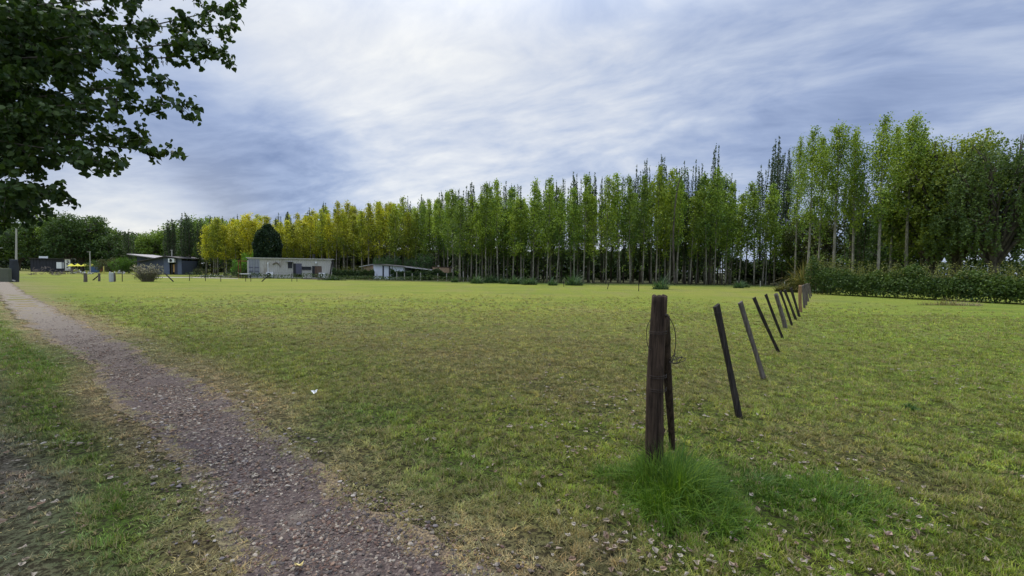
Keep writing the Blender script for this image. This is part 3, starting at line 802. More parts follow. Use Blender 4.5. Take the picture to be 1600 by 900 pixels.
def wood_path(p0, d0, L, n, g, up=.0, wob=.12):
    pts = [Vector(p0)]; d = Vector(d0).normalized()
    for i in range(n):
        d = (d + Vector((g.normal(0, wob), g.normal(0, wob), g.normal(0, wob) + up))).normalized()
        pts.append(pts[-1] + d * (L / n))
    return pts
def poplar(H, r0, clear, seed, lsize, nleaf, width=1.0, bend=0.0, sparse=0.0):
    """slender forest-grown poplar: returns trunk mesh, crown mesh"""
    g = np.random.default_rng(seed); mb = MB()
    n = 14; pts = []; ph = g.uniform(0, 6, 2)
    for i in range(n + 1):
        q = i / n; z = H * q
        pts.append(Vector((.12 * math.sin(q * 3 + ph[0]) * q + bend * q ** 3 * H, .12 * math.sin(q * 2.6 + ph[1]) * q, z)))
    rad = [r0 * (1 - .93 * (i / n)) ** .85 + .006 for i in range(n + 1)]; rad[0] *= 1.35
    mb.tube(pts, rad, 7)
    P_ = []; V_ = []
    nb = int(46 * (1 - clear) / .7)
    for k in range(nb):
        q = clear + (1 - clear) * ((k + g.uniform()) / nb) ** .95 * .985
        i = min(int(q * n), n - 1); p = pts[i].lerp(pts[i + 1], q * n - i)
        rel = (q - clear) / (1 - clear)
        prof = min(1, (rel + .18) / .38) * (1 - rel ** 3.2) * .9 + .14
        L = width * (1.15 + g.normal(0, .38)) * max(prof, .22) * 1.3
        L = max(L, .35); az = k * 2.4 + g.normal(0, .5); elv = math.radians(g.uniform(28, 60) + 16 * rel)
        d = Vector((math.cos(az) * math.cos(elv), math.sin(az) * math.cos(elv), math.sin(elv)))
        bp = wood_path(p, d, L, 4, g, .10, .10)
        rr = max(.012, r0 * .22 * (1 - rel * .7)); mb.tube(bp, [rr, rr * .8, rr * .6, rr * .4, rr * .2], 4, False)
        m_ = max(4, int(nleaf / nb * (.35 + L / (width * 1.2)) * g.uniform(.5, 1.4) * (1 - sparse * g.uniform())))
        tpar = g.uniform(.12, 1.08, m_) ** .8 * 4; ti = np.clip(tpar.astype(int), 0, 3); fr = tpar - ti
        B = np.array([tuple(v) for v in bp]); c = B[ti] + (B[ti + 1] - B[ti]) * fr[:, None]
        c = c + g.normal(0, 1, (m_, 3)) * np.array([.17, .17, .20]) * (.6 + .5 * L)
        P_.append(c); V_.append(np.clip(g.normal(.30 + .38 * rel, .25, m_) + g.normal(0, .24), 0, 1))  # leaf tone rises up the crown: lit top and shaded base painted in
    # few low sucker sprays
    for k in range(int(5 * (1 - sparse))):
        z = H * clear * g.uniform(.35, 1.0); az = g.uniform(0, 6.28); m_ = int(nleaf * .006)
        P_.append(np.array([.4 * math.cos(az), .4 * math.sin(az), z]) + g.normal(0, .25, (m_, 3))); V_.append(g.uniform(0, .5, m_))
    P_ = np.concatenate(P_); V_ = np.concatenate(V_)
    V, Fc, vv = leaf_quads(P_, lsize, g, .8, down=.25, vari=V_)
    return mb.mesh('trunk', True), np_mesh('crown', V, Fc, vari=vv)
def lombardy(H, r0, clear, seed, lsize, nleaf):
    g = np.random.default_rng(seed); mb = MB(); P_ = []; V_ = []
    mb.tube([(0, 0, 0), (.05, .03, H * .4), (0, 0, H * .97)], [r0, r0 * .7, .01], 6)
    nl = 9
    for k in range(nl):
        z0 = H * (clear + .45 * g.uniform()); top = H * (1 - .28 * g.uniform() ** 1.3 * (k > 0)); az = k * 2.4; r = .25 + .45 * g.uniform()
        if k == 0: r = .02
        p0 = Vector((0, 0, z0)); pts = [p0, Vector((math.cos(az) * r, math.sin(az) * r, z0 + .9 + r)), Vector((math.cos(az) * r * 1.15, math.sin(az) * r * 1.15, (z0 + top) / 2 + .5)), Vector((math.cos(az) * r * .9, math.sin(az) * r * .9, top))]
        mb.tube(pts, [.05, .035, .025, .01], 4, False)
        m_ = int(nleaf / nl); q = g.uniform(0, 1, m_) ** .8 * 2.999; i = q.astype(int); B = np.array([tuple(v) for v in pts])
        c = B[i] + (B[i + 1] - B[i]) * (q - i)[:, None]
        rel = q / 3; wd_ = .27 * (1.05 - rel) ** .6 + .05
        a = g.uniform(0, 6.28, m_); rr = wd_ * np.sqrt(g.uniform(0, 1, m_))
        c = c + np.stack([np.cos(a) * rr, np.sin(a) * rr, g.normal(0, .1, m_)], 1)
        P_.append(c); V_.append(np.clip(g.normal(.42, .2, m_), 0, 1))
    P_ = np.concatenate(P_)
    V, Fc, vv = leaf_quads(P_, lsize, g, .7, down=0, vari=np.concatenate(V_))
    return mb.mesh('trunk', True), np_mesh('crown', V, Fc, vari=vv)
def broad(H, R, r0, clear, seed, lsize, nleaf, nclump=26, droop=0.0, flat=.9):
    """wide crown of many leaf clumps on limbs"""
    g = np.random.default_rng(seed); mb = MB(); P_ = []; V_ = []
    th = H * clear
    tp = wood_path((0, 0, -.1), (g.normal(0, .08), g.normal(0, .08), 1), th + .4, 5, g, .1, .06)
    mb.tube(tp, [r0 * 1.25, r0, r0 * .92, r0 * .85, r0 * .8, r0 * .72], 8)
    for k in range(nclump):
        az = k * 2.399 + g.normal(0, .3); q = (k + .5) / nclump
        zc = th + (H - th) * (.12 + .80 * q); rel = (zc - th) / (H - th)
        rr = R * math.sqrt(max(.05, 1 - (abs(rel - .42) / .66) ** 2)) * (.40 + .52 * math.sqrt(g.uniform()))
        c = Vector((math.cos(az) * rr, math.sin(az) * rr, zc)); cr = R * g.uniform(.24, .40)
        st_ = tp[g.integers(3, 6)]
        mid = st_.lerp(c, .5) + Vector((0, 0, .05 * H)); lim = curve([st_, mid, c], 3)
        mb.tube(lim, list(np.linspace(r0 * .42, .03, len(lim))), 5, False)
        for j in range(3):
            e = c + Vector(tuple(norm(g.normal(size=3)) * cr * .9)); mb.tube([lim[-3], lim[-2].lerp(e, .6), e], [.06, .04, .015], 4, False)
        m_ = int(nleaf / nclump * g.uniform(.7, 1.3))
        d = norm(g.normal(size=(m_, 3))); rad = cr * g.uniform(.45, 1.12, m_)[:, None] ** .7
        wob = 1 + .35 * np.sin(d[:, :1] * 5 + k) * np.cos(d[:, 1:2] * 6 + k)
        pp = np.array(tuple(c)) + d * rad * wob * np.array([1.05, 1.05, flat])
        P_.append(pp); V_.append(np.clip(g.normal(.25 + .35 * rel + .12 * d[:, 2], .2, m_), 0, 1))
        if droop > 0:
            ns = int(11 * droop)
            for j in range(ns):
                a = g.uniform(0, 6.28); s0 = np.array(tuple(c)) + np.array([math.cos(a), math.sin(a), -.2]) * cr * g.uniform(.5, 1.05); L = g.uniform(.8, 2.8) * droop
                L = min(L, s0[2] - 1.2) if s0[2] > 1.7 else .3
                mm_ = int(46 * droop); z = g.uniform(0, 1, mm_)
                P_.append(s0 + np.stack([g.normal(0, .07, mm_) + .1 * np.sin(z * 4 + j), g.normal(0, .07, mm_), -z * L], 1)); V_.append(g.uniform(.2, .9, mm_))
    P_ = np.concatenate(P_)
    V, Fc, vv = leaf_quads(P_, lsize, g, .7, down=.35 if droop else .15, vari=np.concatenate(V_))
    return mb.mesh('trunk', True), np_mesh('crown', V, Fc, vari=vv)

PARTS = {}
def proto(key, pair, bark):
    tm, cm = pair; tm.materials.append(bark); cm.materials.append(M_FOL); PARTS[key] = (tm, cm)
def tree(key, x, y, sx, sz, rz, col, label, name, grp=None, cat='tree'):
    r = empty(name, (x, y, 0), rz, label, cat, grp); r.scale = (sx, sx, sz); r.rotation_euler = (random.gauss(0, .018), random.gauss(0, .018), rz)
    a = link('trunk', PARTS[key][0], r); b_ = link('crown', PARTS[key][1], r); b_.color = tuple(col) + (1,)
    return r
for i in range(7): proto('pop%d' % i, poplar(13, .09, random.uniform(.24, .36), 500 + i, .19, 2700, 1.0, 0, .7), M_BARKP)
for i in range(4): proto('lom%d' % i, lombardy(15, .13, .12, 540 + i, .17, 3000), M_BARKD)
for i in range(4): proto('tall%d' % i, poplar(15, .135, (.34, .36, .30, .40)[i], 560 + i, .145, 6600, 1.3, 0, .6), M_BARKP)
for i in range(4): proto('broad%d' % i, broad(11, 4.2, .28, .2, 580 + i, .34, 6500, 30), M_BARKD)
proto('bush', broad(3.0, 1.9, .07, .12, 600, .15, 3200, 16), M_BARKD)
proto('bush2', broad(3.0, 1.9, .07, .12, 601, .15, 3200, 16), M_BARKD)
def X(px, d): return A(px, 400, d).x
def HT(px, py, d): return A(px, py, d).z
C_YEL = (.47, .43, .03); C_LG = (.23, .31, .045); C_MG = (.14, .21, .036); C_DG = (.065, .11, .032); C_BG = (.062, .098, .045)
def mixc(a, b_, t): return tuple(a[i] * (1 - t) + b_[i] * t for i in range(3))
TOPX = [300, 345, 450, 520, 600, 680, 740, 830, 900, 960, 1020, 1100, 1170, 1250]
TOPY = [350, 345, 338, 325, 318, 308, 300, 290, 284, 283, 272, 275, 270, 262]
cnt = 0
def rowy(xw): return 55.2 + 13.5 * min(1, max(0, (-7 - xw) / 3.5)) + max(0, -12 - xw) * .22
for row in range(4):
    xw = -56.0
    while xw < 34:
        yb = rowy(xw) + row * 3.0 + random.uniform(-.5, .5)
        xx = xw + random.uniform(-.35, .35) + row * .5
        px = 800 + F * xx / yb
        xw += 1.55 if row < 2 else 2.0
        if row and px > 1238: continue
        if row == 3 and px > 860 and random.random() < .6: continue
        if row == 1 and px > 860 and random.random() < .35: continue
        th = HT(px, np.interp(px, TOPX, TOPY), rowy(xx)) * random.choice((random.uniform(.80, .92), random.uniform(.90, 1.03), random.uniform(.98, 1.09))) * (1 + .02 * row)
        if px > 1130: th *= random.choice((.8, .92, 1.0))
        yel = float(np.interp(px, [330, 400, 560, 700, 900, 1250], [.45, .66, .45, .22, .2, .16])) + random.uniform(-.22, .25)
        col = mixc(C_MG, C_YEL if px < 640 else C_LG, max(0, min(1, yel * (1.0 if px < 640 else 1.7)))); 
        if px > 640: col = mixc(col, C_YEL, max(0, yel - .25) * .5)
        _k = random.uniform(.85, 1.4); col = tuple(v * _k for v in col)
        
        bins = ((400, 'left of the container house'), (460, 'behind the left half of the container house'), (520, 'behind the right half of the container house'), (585, 'behind the low hedge by the container house'), (640, 'behind the white shed'), (710, 'behind the brick hut'),
                (800, 'behind the first weed tufts'), (880, 'between the weed tufts and the corner post'), (960, 'behind the field centre left of the corner post'), (1040, 'behind the corner post'), (1110, 'just right of the corner post'), (1180, 'behind the first leaning stakes'), (2000, 'at the right end of the plantation'))
        place = next(b_[1] for b_ in bins if px < b_[0]); edge_ = 'front-row' if row == 0 else 'deeper'
        kind_ = 'yellowing poplar' if yel > .45 else 'green poplar'
        if True: where = grp = edge_ + ' slender ' + kind_ + ' ' + place
        tree('pop%d' % random.randrange(7), xx, yb, random.uniform(.9, 1.15) * (1.0 if px > 640 else 1.1), th / 13, random.uniform(0, 6.28), col, where, 'poplar_tree', grp); cnt += 1
print('poplars', cnt)
# dark spires rising above
for px, py in ((350, 343), (372, 340), (436, 338), (448, 336), (482, 330), (508, 322), (528, 320), (556, 324), (582, 322), (640, 312), (655, 310), (690, 305), (738, 290), (755, 291), (768, 290), (787, 288), (809, 293), (850, 288), (864, 290), (893, 275), (919, 273), (927, 276), (990, 265), (1000, 272),
               (715, 300), (727, 296), (780, 290), (800, 294), (838, 290), (878, 282), (905, 276), (940, 282), (955, 286), (975, 280), (1050, 268), (1058, 272), (1122, 272), (1136, 276), (1188, 262), (1230, 250), (1016, 252), (1024, 246), (1032, 252), (1041, 272), (1070, 256), (1082, 255), (1090, 262), (1108, 235), (1203, 226), (1212, 220), (1222, 238)):
    d = rowy((px - 800) / F * 60) + 7 + random.uniform(-1.5, 1.5)
    if px in (1203, 1212, 1222, 1108, 1082, 1070): d -= 4
    tree('lom%d' % random.randrange(4), X(px, d), d, random.uniform(.8, 1.1), HT(px, py - 5, d) / 15, random.uniform(0, 6.28), mixc(C_DG, C_BG, random.random()),
         'dark narrow columnar poplar whose thin tips rise above the plantation', 'columnar_poplar', 'dark columnar poplars in the plantation')
# bare bowed trunk
bt = empty('bowed_poplar', (X(1047, 54), 53.5, 0), 0, 'bare thin trunk bowing over above the plantation, between two dark spires', 'tree')
m = MB(); pts = curve([A(1054, 448, 53.5), A(1052, 380, 53.5), A(1054, 330, 53.5), A(1059, 292, 53.5), A(1065, 276, 53.5), A(1072, 268, 53.5)], 5)
loc = Vector(bt.location); m.tube([p - loc for p in pts], list(np.linspace(.13, .05, len(pts))), 6)
m.build('trunk', M_BARKD, bt, True)
m_ = MB()
cw = [p - loc for p in pts[8:]]; Pq = np.array([tuple(p) for p in cw for _ in range(14)]) + RNG.normal(0, .28, (len(cw) * 14, 3))
V, Fc, vv = leaf_quads(Pq, .17, RNG); cm = np_mesh('crown', V, Fc, vari=vv); cm.materials.append(M_FOL); ob = link('crown', cm, bt); ob.color = C_MG + (1,)

# tall poplars behind the hedge
TP = [(1243, 50.0, 222, .75, 'slim tall poplar standing where the leaning fence meets the hedge'), (1262, 41, 208, .9, 'first tall poplar behind the left end of the hedge'), (1279, 44, 216, .9, 'second tall poplar behind the left end of the hedge'),
      (1304, 40, 197, 1.0, 'tall poplar with thin crown just left of the narrow sky gap'), (1334, 40, 205, .85, 'narrow tall poplar just right of the narrow sky gap'), (1373, 38, 190, 1.0, 'tall poplar with bare pale trunk above the middle of the hedge'),
      (1391, 41, 200, .85, 'slightly shorter poplar right of the bare-trunked one above the hedge'), (1418, 39, 187, 1.1, 'tallest broad-topped poplar above the hedge'), (1442, 42, 212, 1.1, 'poplar merging with the round trees right of the tallest one')]
for i, (px, d, py, sx, lab) in enumerate(TP):
    tree('tall%d' % (i % 4), X(px, d), d, sx, HT(px, py, d) / 15, i * 1.3, mixc(C_MG, C_LG, .35 + .4 * random.random()), lab, 'poplar_tree')
tree('lom1', X(1331, 43), 43, 1.3, HT(1331, 250, 43) / 15, 1, C_DG, 'dark columnar poplar right of the sky gap behind the hedge', 'columnar_poplar')
tree('lom2', X(1345, 45), 45, 1.2, HT(1345, 270, 45) / 15, 2, C_DG, 'second dark columnar poplar deeper behind the hedge', 'columnar_poplar')
# broad trees on the right
for i, (px, d, py, R, col, lab) in enumerate(((1278, 52, 330, 3.2, (.062, .072, .022), 'round brownish-green tree behind the left end of the hedge'), (1255, 55, 345, 3.0, C_MG, 'low round green tree at the plantation corner'),
        (1405, 46, 320, 3.4, C_DG, 'dark round tree behind the tall poplars'), (1455, 40, 232, 4.0, (.15, .19, .03), 'mid green spreading tree right of the tall poplars'), (1375, 52, 340, 3.5, C_DG, 'dark low tree behind the middle of the hedge'),
        (1355, 60, 355, 3.5, C_DG, 'farthest dark low tree behind the middle of the hedge'))):
    tree('broad%d' % (i % 4), X(px, d), d, R / 4.2, HT(px, py, d) / 11, i * 1.7, col, lab, 'broad_tree')
def big(name, px, d, py, R, seed, n, ls, col, lab, clear, droop, nclump=40):
    r = empty(name, (X(px, d), d, 0), 0, lab, 'tree'); tm, cm = broad(HT(px, py, d), R, .38, clear, seed, ls, n, nclump, droop)
    link('trunk', tm, r, M_BARKD); b_ = link('crown', cm, r, M_FOL); b_.color = col + (1,); return r
big('round_tree', 1488, 38, 208, 3.6, 701, 14000, .19, (.19, .24, .035), 'large light green round-topped tree, tallest at the right of the hedge', .2, .3, 46)
big('willow_tree', 1552, 35, 224, 4.0, 702, 9000, .17, (.085, .13, .04), 'big dark weeping willow with hanging twigs behind the right end of the hedge', .28, 1.0, 40)
big('willow_tree', 1625, 36, 232, 4.2, 703, 9000, .17, (.030, .055, .026), 'dark willow cut by the right edge of the photo', .28, .8, 36)
big('round_tree', 1700, 38, 215, 5, 704, 9000, .22, (.035, .06, .022), 'dark spreading tree beyond the willows on the far right', .2, .3, 36)

# left belt of broad trees
LB = [(-60, 332, 88, C_DG), (-15, 345, 92, C_DG), (28, 352, 96, C_MG), (52, 346, 90, C_DG), (80, 340, 92, C_MG), (105, 338, 88, C_DG), (128, 340, 90, C_DG), (150, 348, 94, C_MG), (172, 362, 96, C_DG), (196, 368, 92, C_DG), (218, 366, 98, (.05, .065, .028)),
      (238, 368, 92, C_MG), (258, 362, 96, C_MG), (283, 352, 94, C_MG), (306, 348, 90, C_DG), (322, 344, 92, C_MG), (338, 345, 88, C_MG), (358, 350, 86, C_MG)]
lbl = ['dark', 'green', 'deep green', 'tall', 'wide']
for i, (px, py, d, col) in enumerate(LB):
    d += 16
    tree('broad%d' % (i % 4), X(px, d), d, random.uniform(.95, 1.25) * 1.05, HT(px, py, d) / 10.6, i * 2.1, col, 'broad dark leafy tree in the far belt behind the black house and the slate barn', 'broad_tree', 'trees of the far left belt')
for i, (px, py, d) in enumerate(((265, 345, 86), (271, 342, 86), (290, 332, 84), (296, 338, 84), (201, 358, 90), (312, 342, 84), (330, 338, 82))):
    tree('lom%d' % (i % 4), X(px, d), d, 1.3, HT(px, py, d) / 15, i, C_BG, 'slim dark columnar poplar rising from the far left belt', 'columnar_poplar', 'columnar poplars of the far left belt')
# low undergrowth closing the view between the trunks
def undergrowth(name, xs, ys, h0, h1, depth, n, ls, col, lab):
    q = RNG.uniform(0, 1, n) * (len(xs) - 1); i = np.minimum(q.astype(int), len(xs) - 2); f_ = q - i
    xs = np.array(xs, float); ys = np.array(ys, float)
    x = xs[i] + (xs[i + 1] - xs[i]) * f_; y = ys[i] + (ys[i + 1] - ys[i]) * f_ + RNG.normal(0, depth, n)
    top = h0 + (h1 - h0) * fbm(x, y * 0, 3.0, 400, 4); z = top * RNG.uniform(0, 1, n) ** .7
    V, Fc, vv = leaf_quads(np.stack([x, y, z], 1), ls, RNG, .8)
    me = np_mesh(name, V, Fc, vari=vv); o = link(name, me, None, M_FOL); o.color = col + (1,); tag(o, lab, 'undergrowth', None, 'stuff'); return o
undergrowth('undergrowth', [-62, -10, 36], [95, 82, 76], 4.5, 6.5, 1.5, 70000, .45, (.050, .080, .028), 'dense dark undergrowth deep inside the poplar plantation')
undergrowth('undergrowth', [-160, -120, -60, -40], [132, 126, 116, 112], 2, 8, 2, 22000, .7, (.022, .035, .018), 'dark thicket at the foot of the far left tree belt')
undergrowth('undergrowth', [33, 45, 75], [66, 62, 50], 1.5, 4.5, 1.2, 26000, .32, (.045, .07, .026), 'dark shrubs behind the tall poplars and willows')
undergrowth('roadside_weeds', [-45, -30, -18, -6, 8], [60, 61, 58, 56.4, 56], .2, 1.2, .5, 5000, .14, (.05, .08, .025), 'rough weeds along the far edge of the field')

# ------------------------------------------------------------------ hedge on the right
def hedge(name, path, hts, wid, n, ls, col, lab, shoots=0, brown=None, stems=True):
    P0 = np.array([p for p in path], float); seg = np.linalg.norm(np.diff(P0, axis=0), axis=1); cum = np.r_[0, np.cumsum(seg)]
    q = RNG.uniform(0, cum[-1], n)
    x = np.interp(q, cum, P0[:, 0]); y = np.interp(q, cum, P0[:, 1]); h = np.interp(q, cum, hts)
    dx = np.gradient(P0[:, 0]); tdir = (P0[-1] - P0[0]) / np.linalg.norm(P0[-1] - P0[0]); nn = np.array([-tdir[1], tdir[0]])
    h = h * (.50 + 1.0 * fbm(q, q * 0, 1.3, 17, 4))
    a = RNG.uniform(0, PI, n); shell = RNG.uniform(.72, 1.05, n)
    off = np.cos(a) * wid * .5 * shell; z = np.abs(np.sin(a)) ** .55 * h * shell
    bump = 1 + .28 * (fbm(q, z, .8, 23, 3) - .5) * 2
    x = x + nn[0] * off * bump; y = y + nn[1] * off * bump
    z = z * (.95 + .1 * RNG.uniform(size=n))
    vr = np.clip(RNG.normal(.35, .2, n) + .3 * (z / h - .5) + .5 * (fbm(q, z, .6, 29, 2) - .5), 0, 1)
    r = empty(name, (float(P0[0, 0]), float(P0[0, 1]), 0), 0, lab, 'hedge')
    base = np.array([P0[0, 0], P0[0, 1], 0])
    V, Fc, vv = leaf_quads(np.stack([x, y, np.maximum(z, .03)], 1) - base, ls, RNG, .75, vari=vr)
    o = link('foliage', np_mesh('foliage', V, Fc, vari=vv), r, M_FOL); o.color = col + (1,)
    if shoots:
        q = RNG.uniform(0, cum[-1], shoots); hh = np.interp(q, cum, hts); sx = np.interp(q, cum, P0[:, 0]); sy = np.interp(q, cum, P0[:, 1])
        k = 9; L = RNG.uniform(.2, 1.0, shoots) * (.5 + hh / 3); lx = RNG.normal(0, .16, shoots); ly = RNG.normal(0, .16, shoots); o0 = RNG.normal(0, wid * .22, shoots)
        tq = np.linspace(0, 1, k)
        PX = (sx + nn[0] * o0)[:, None] + lx[:, None] * tq; PY = (sy + nn[1] * o0)[:, None] + ly[:, None] * tq; PZ = (hh * .88)[:, None] + L[:, None] * tq
        PP = np.stack([PX.ravel(), PY.ravel(), PZ.ravel()], 1) + RNG.normal(0, .035, (shoots * k, 3))
        V, Fc, vv = leaf_quads(PP - base, ls * .8, RNG, .55, down=0)
        o = link('shoots', np_mesh('shoots', V, Fc, vari=vv), r, M_FOL); o.color = (brown or col) + (1,)
    if stems:
        m = MB()
        for k in range(int(cum[-1] * 2.2)):
            q0 = random.uniform(0, cum[-1]); hh = float(np.interp(q0, cum, hts)); c0 = Vector((float(np.interp(q0, cum, P0[:, 0])), float(np.interp(q0, cum, P0[:, 1])), 0)) - Vector(tuple(base))
            m.tube([c0, c0 + Vector((random.gauss(0, .2), random.gauss(0, .2), hh * .5)), c0 + Vector((random.gauss(0, .35), random.gauss(0, .35), hh * .95))], [.03, .02, .008], 4)
        tag(m.build('stems', M_BARKD, r), kind='stuff')
    return r
hedge('hedge', [(24.2, 34.8), (25.6, 31.5), (27.3, 28.3), (28.6, 26), (30, 23.5), (33, 18)], [2.3, 1.75, 1.65, 1.62, 1.6, 1.6], 2.2, 60000, .12, (.070, .115, .028),
      'long dense dark green hedge with brownish shoots along the right paddock', 900, (.14, .155, .05))
# taller seeding shrub at its left end
o = long_grass(25.4, 37.2, 2.2, 1.2, 2200, 2.3, 9, .045)
ob = link('seeding_shrub', o, None, M_FOLG); ob.color = (.15, .15, .055, 1); tag(ob, 'tall brownish seeding shrub at the left end of the hedge', 'shrub')
# dry weeds at hedge foot
cx, cy = G(1500, 478)
o = link('dry_weeds', long_grass(cx, cy + .3, 1.8, .35, 500, .5, 13, .012), None, M_FOLG); o.color = (.24, .2, .12, 1); tag(o, 'strip of dry straw-coloured weeds at the foot of the hedge', 'weeds')

# ------------------------------------------------------------------ blue-green weed tufts at the far field edge
for i, (px, py, s0) in enumerate(((711, 441, .55), (745, 443, .9), (762, 442, .75), (772, 442, .8), (787, 443, .6), (803, 444, .85), (815, 443, .55), (822, 445, .6), (830, 445, .75), (864, 446, .6), (896, 446, 1.1), (1033, 452, .9), (1155, 450, .6), (1163, 449, .5))):
    x, y = G(px, py)
    o = link('weed_tuft', long_grass(0, 0, .75 * s0, .5, 260, 1.5 * s0, 60 + i, .05), None, M_FOLG); o.location = (x, y, 0); o.color = (.075, .135, .055, 1)
    tag(o, 'pale blue-green weed tuft at the far edge of the field before the plantation', 'weed', 'weed tufts at the far field edge')

# ------------------------------------------------------------------ far fence stakes
M_PALE = plain('pale_concrete_stake', (.38, .36, .32), .9, .2, 8)
far = [((620, 438), (620, 425), 0), ((632, 438), (632, 426), 0), ((644, 438), (644, 427), 0), ((657, 438), (657, 426), 0), ((684, 439), (684, 427), 0), ((698, 439), (698, 427), 0), ((724, 440), (724, 424), 0), ((731, 440), (731, 430), 0),
       ((949, 452), (952, 439), 1), ((998, 455), (998, 443), 1), ((881, 448), (881, 440), 1), ((1188, 448), (1188, 439), 0), ((1226, 448), (1226, 440), 0), ((1152, 447), (1152, 439), 0),
       ((589, 439), (589, 428), 1), ((456, 440), (456, 428), 1), ((464, 440), (464, 432), 1), ((392, 440), (392, 430), 1), ((384, 440), (384, 432), 1), ((321, 439), (321, 428), 1), ((296, 439), (296, 428), 1), ((191, 440), (191, 420), 1), ((345, 440), (345, 431), 1)]
for i, ((bx_, by_), (tx_, ty_), dk) in enumerate(far):
    x, y = G(bx_, by_); t = A(tx_, ty_, y); m = MB(); r_ = .032 + .028 * (dk == 0)
    m.tube([(0, 0, -.05), ((t.x - x) * .5, 0, t.z * .5), (t.x - x, 0, t.z)], [r_, r_ * .95, r_ * .9], 6)
    o = m.build('fence_stake', M_STAKE if dk else M_PALE); o.location = (x, y, 0)
    tag(o, 'thin dark stake of the far wire fence' if dk else 'thin pale stake standing at the edge of the plantation or before the low hedge', 'fence stake', 'dark far stakes' if dk else 'pale far stakes')
# wire fence between far stakes
m = MB()
fpts = [G(px, 440) for px in (20, 133, 191, 296, 321, 392, 456, 589)]
for hz in (.35, .7, 1.0):
    m.tube([(p[0], p[1], hz) for p in fpts], .006, 4)
tag(m.build('fence_wire', M_WIRE), 'thin wires of the far fence in front of the houses', 'wire')
# leaning planks in the far fence
for (b0, t0, lab) in (((271, 440), (255, 427), 'short dark pole leaning beside the pampas shrub'), ((409, 440), (418, 430), 'short dark brace leaning before the container house'), ((145, 438), (154, 428), 'short leaning brace left of the white gate block')):
    x, y = G(*b0); t = A(t0[0], t0[1], y); m = MB(); m.tube([(0, 0, 0), (t.x - x, .2, t.z)], [.06, .05], 6); o = m.build('leaning_pole', M_STAKE); o.location = (x, y, 0); tag(o, lab, 'pole')

# ------------------------------------------------------------------ container house
def corr_panel(x0, x1, z0, z1, y, pitch=.28, dep=.045, holes=()):
    """corrugated sheet in the xz plane with rectangular openings left out"""
    m = MB(); xs = []
    x = x0
    while x < x1 - 1e-6:
        for f_, dd in ((0, 0), (.3, 0), (.5, dep), (.8, dep)): xs.append((x + f_ * pitch, dd))
        x += pitch
    xs = [(a, b_) for a, b_ in xs if a < x1] + [(x1, 0)]
    cuts = sorted(set([a for a, _ in xs] + [h for hh in holes for h in (hh[0], hh[1])]))
    zs = sorted(set([z0, z1] + [h for hh in holes for h in (hh[2], hh[3])]))
    ax_ = [a for a, _ in xs]; bx_ = [b_ for _, b_ in xs]
    for i in range(len(cuts) - 1):
        a, b_ = cuts[i], cuts[i + 1]; ya = y + float(np.interp(a, ax_, bx_)); yb = y + float(np.interp(b_, ax_, bx_))
        for j in range(len(zs) - 1):
            c0, c1 = zs[j], zs[j + 1]; mx, mz = (a + b_) / 2, (c0 + c1) / 2
            if any(h[0] < mx < h[1] and h[2] < mz < h[3] for h in holes): continue
            o = len(m.v); m.v += [(a, ya, c0), (b_, yb, c0), (b_, yb, c1), (a, ya, c1)]; m.f.append((o, o + 1, o + 2, o + 3))
    return m
M_CONT = plain('container_paint', (.42, .41, .37), .6, .12, 1.2, .1, (1, 1, .35), dirt=(.30, .27, .22))
M_CONTD = plain('container_end', (.27, .29, .31), .6, .15, 2, .1)
M_DARK = plain('dark_glass', (.02, .022, .03), .25, .2, 3, .05)
M_DARKF = plain('dark_frame', (.035, .036, .048), .5, .2, 4, .05)
M_WHITE = plain('white_paint', (.72, .73, .74), .5, .08, 4, .05)
M_BROWN = plain('brown_panel', (.10, .065, .045), .8, .25, 4, .1)
M_BLUE = plain('lock_bar', (.07, .07, .13), .5, .2, 6)
M_BLACK = plain('black_metal', (.015, .015, .017), .5, .2, 6)
p0 = Vector(G(387, 434.6) + (0,)); d0 = 62.2
a0 = A(387, 434, 62.2); a1 = A(519, 433, 65.6)
ang = math.atan2(a1.y - a0.y, a1.x - a0.x); LC = (a1.xy - a0.xy).length
print('container length', LC)
ch = empty('container_house', (a0.x, a0.y, 0), ang, 'grey-white corrugated container house with dark doors behind the field', 'container house')
def U(px): return (px - 387) / 132 * LC     # along the front
hc = HT(388, 403, 62.2)
holes = [(U(448.5), U(455), 1.5, 2.35), (U(456.5), U(470), .06, 2.2), (U(470.4), U(485), 1.25, 1.75), (U(486.5), U(500.5), .06, 1.85)]
corr_panel(U(404.5), LC - .15, .12, hc - .12, 0, holes=holes).build('front_wall', M_CONT, ch)
corr_panel(0, LC, .12, hc - .12, 2.4).build('rear_wall', M_CONT, ch)
m = MB()
for u0 in (.06, LC - .06):
    for v0 in (0.02, 2.40): m.box((u0, v0, hc / 2 - .13), (.16, .16, hc - .26 - .16))
m.build('corner_posts', M_CONT, ch)
m = MB(); m.box((LC / 2, -.01, .07), (LC, .14, .13)); m.box((LC / 2, -.01, hc - .08), (LC, .14, .13)); m.build('rails', M_CONT, ch)
m = MB(); m.box((LC / 2, 1.2, hc + .03), (LC + .3, 2.75, .08)); m.build('roof', plain('roof_edge', (.5, .49, .45), .7, .2, 2), ch)
m = MB(); m.box((LC / 2, 2.0, hc / 2), (LC - .3, .06, hc - .35)); m.box((.02, 1.2, hc / 2), (.05, 2.2, hc - .3)); m.box((LC - .02, 1.2, hc / 2), (.05, 2.2, hc - .3)); m.build('inner_wall', M_DARKF, ch)
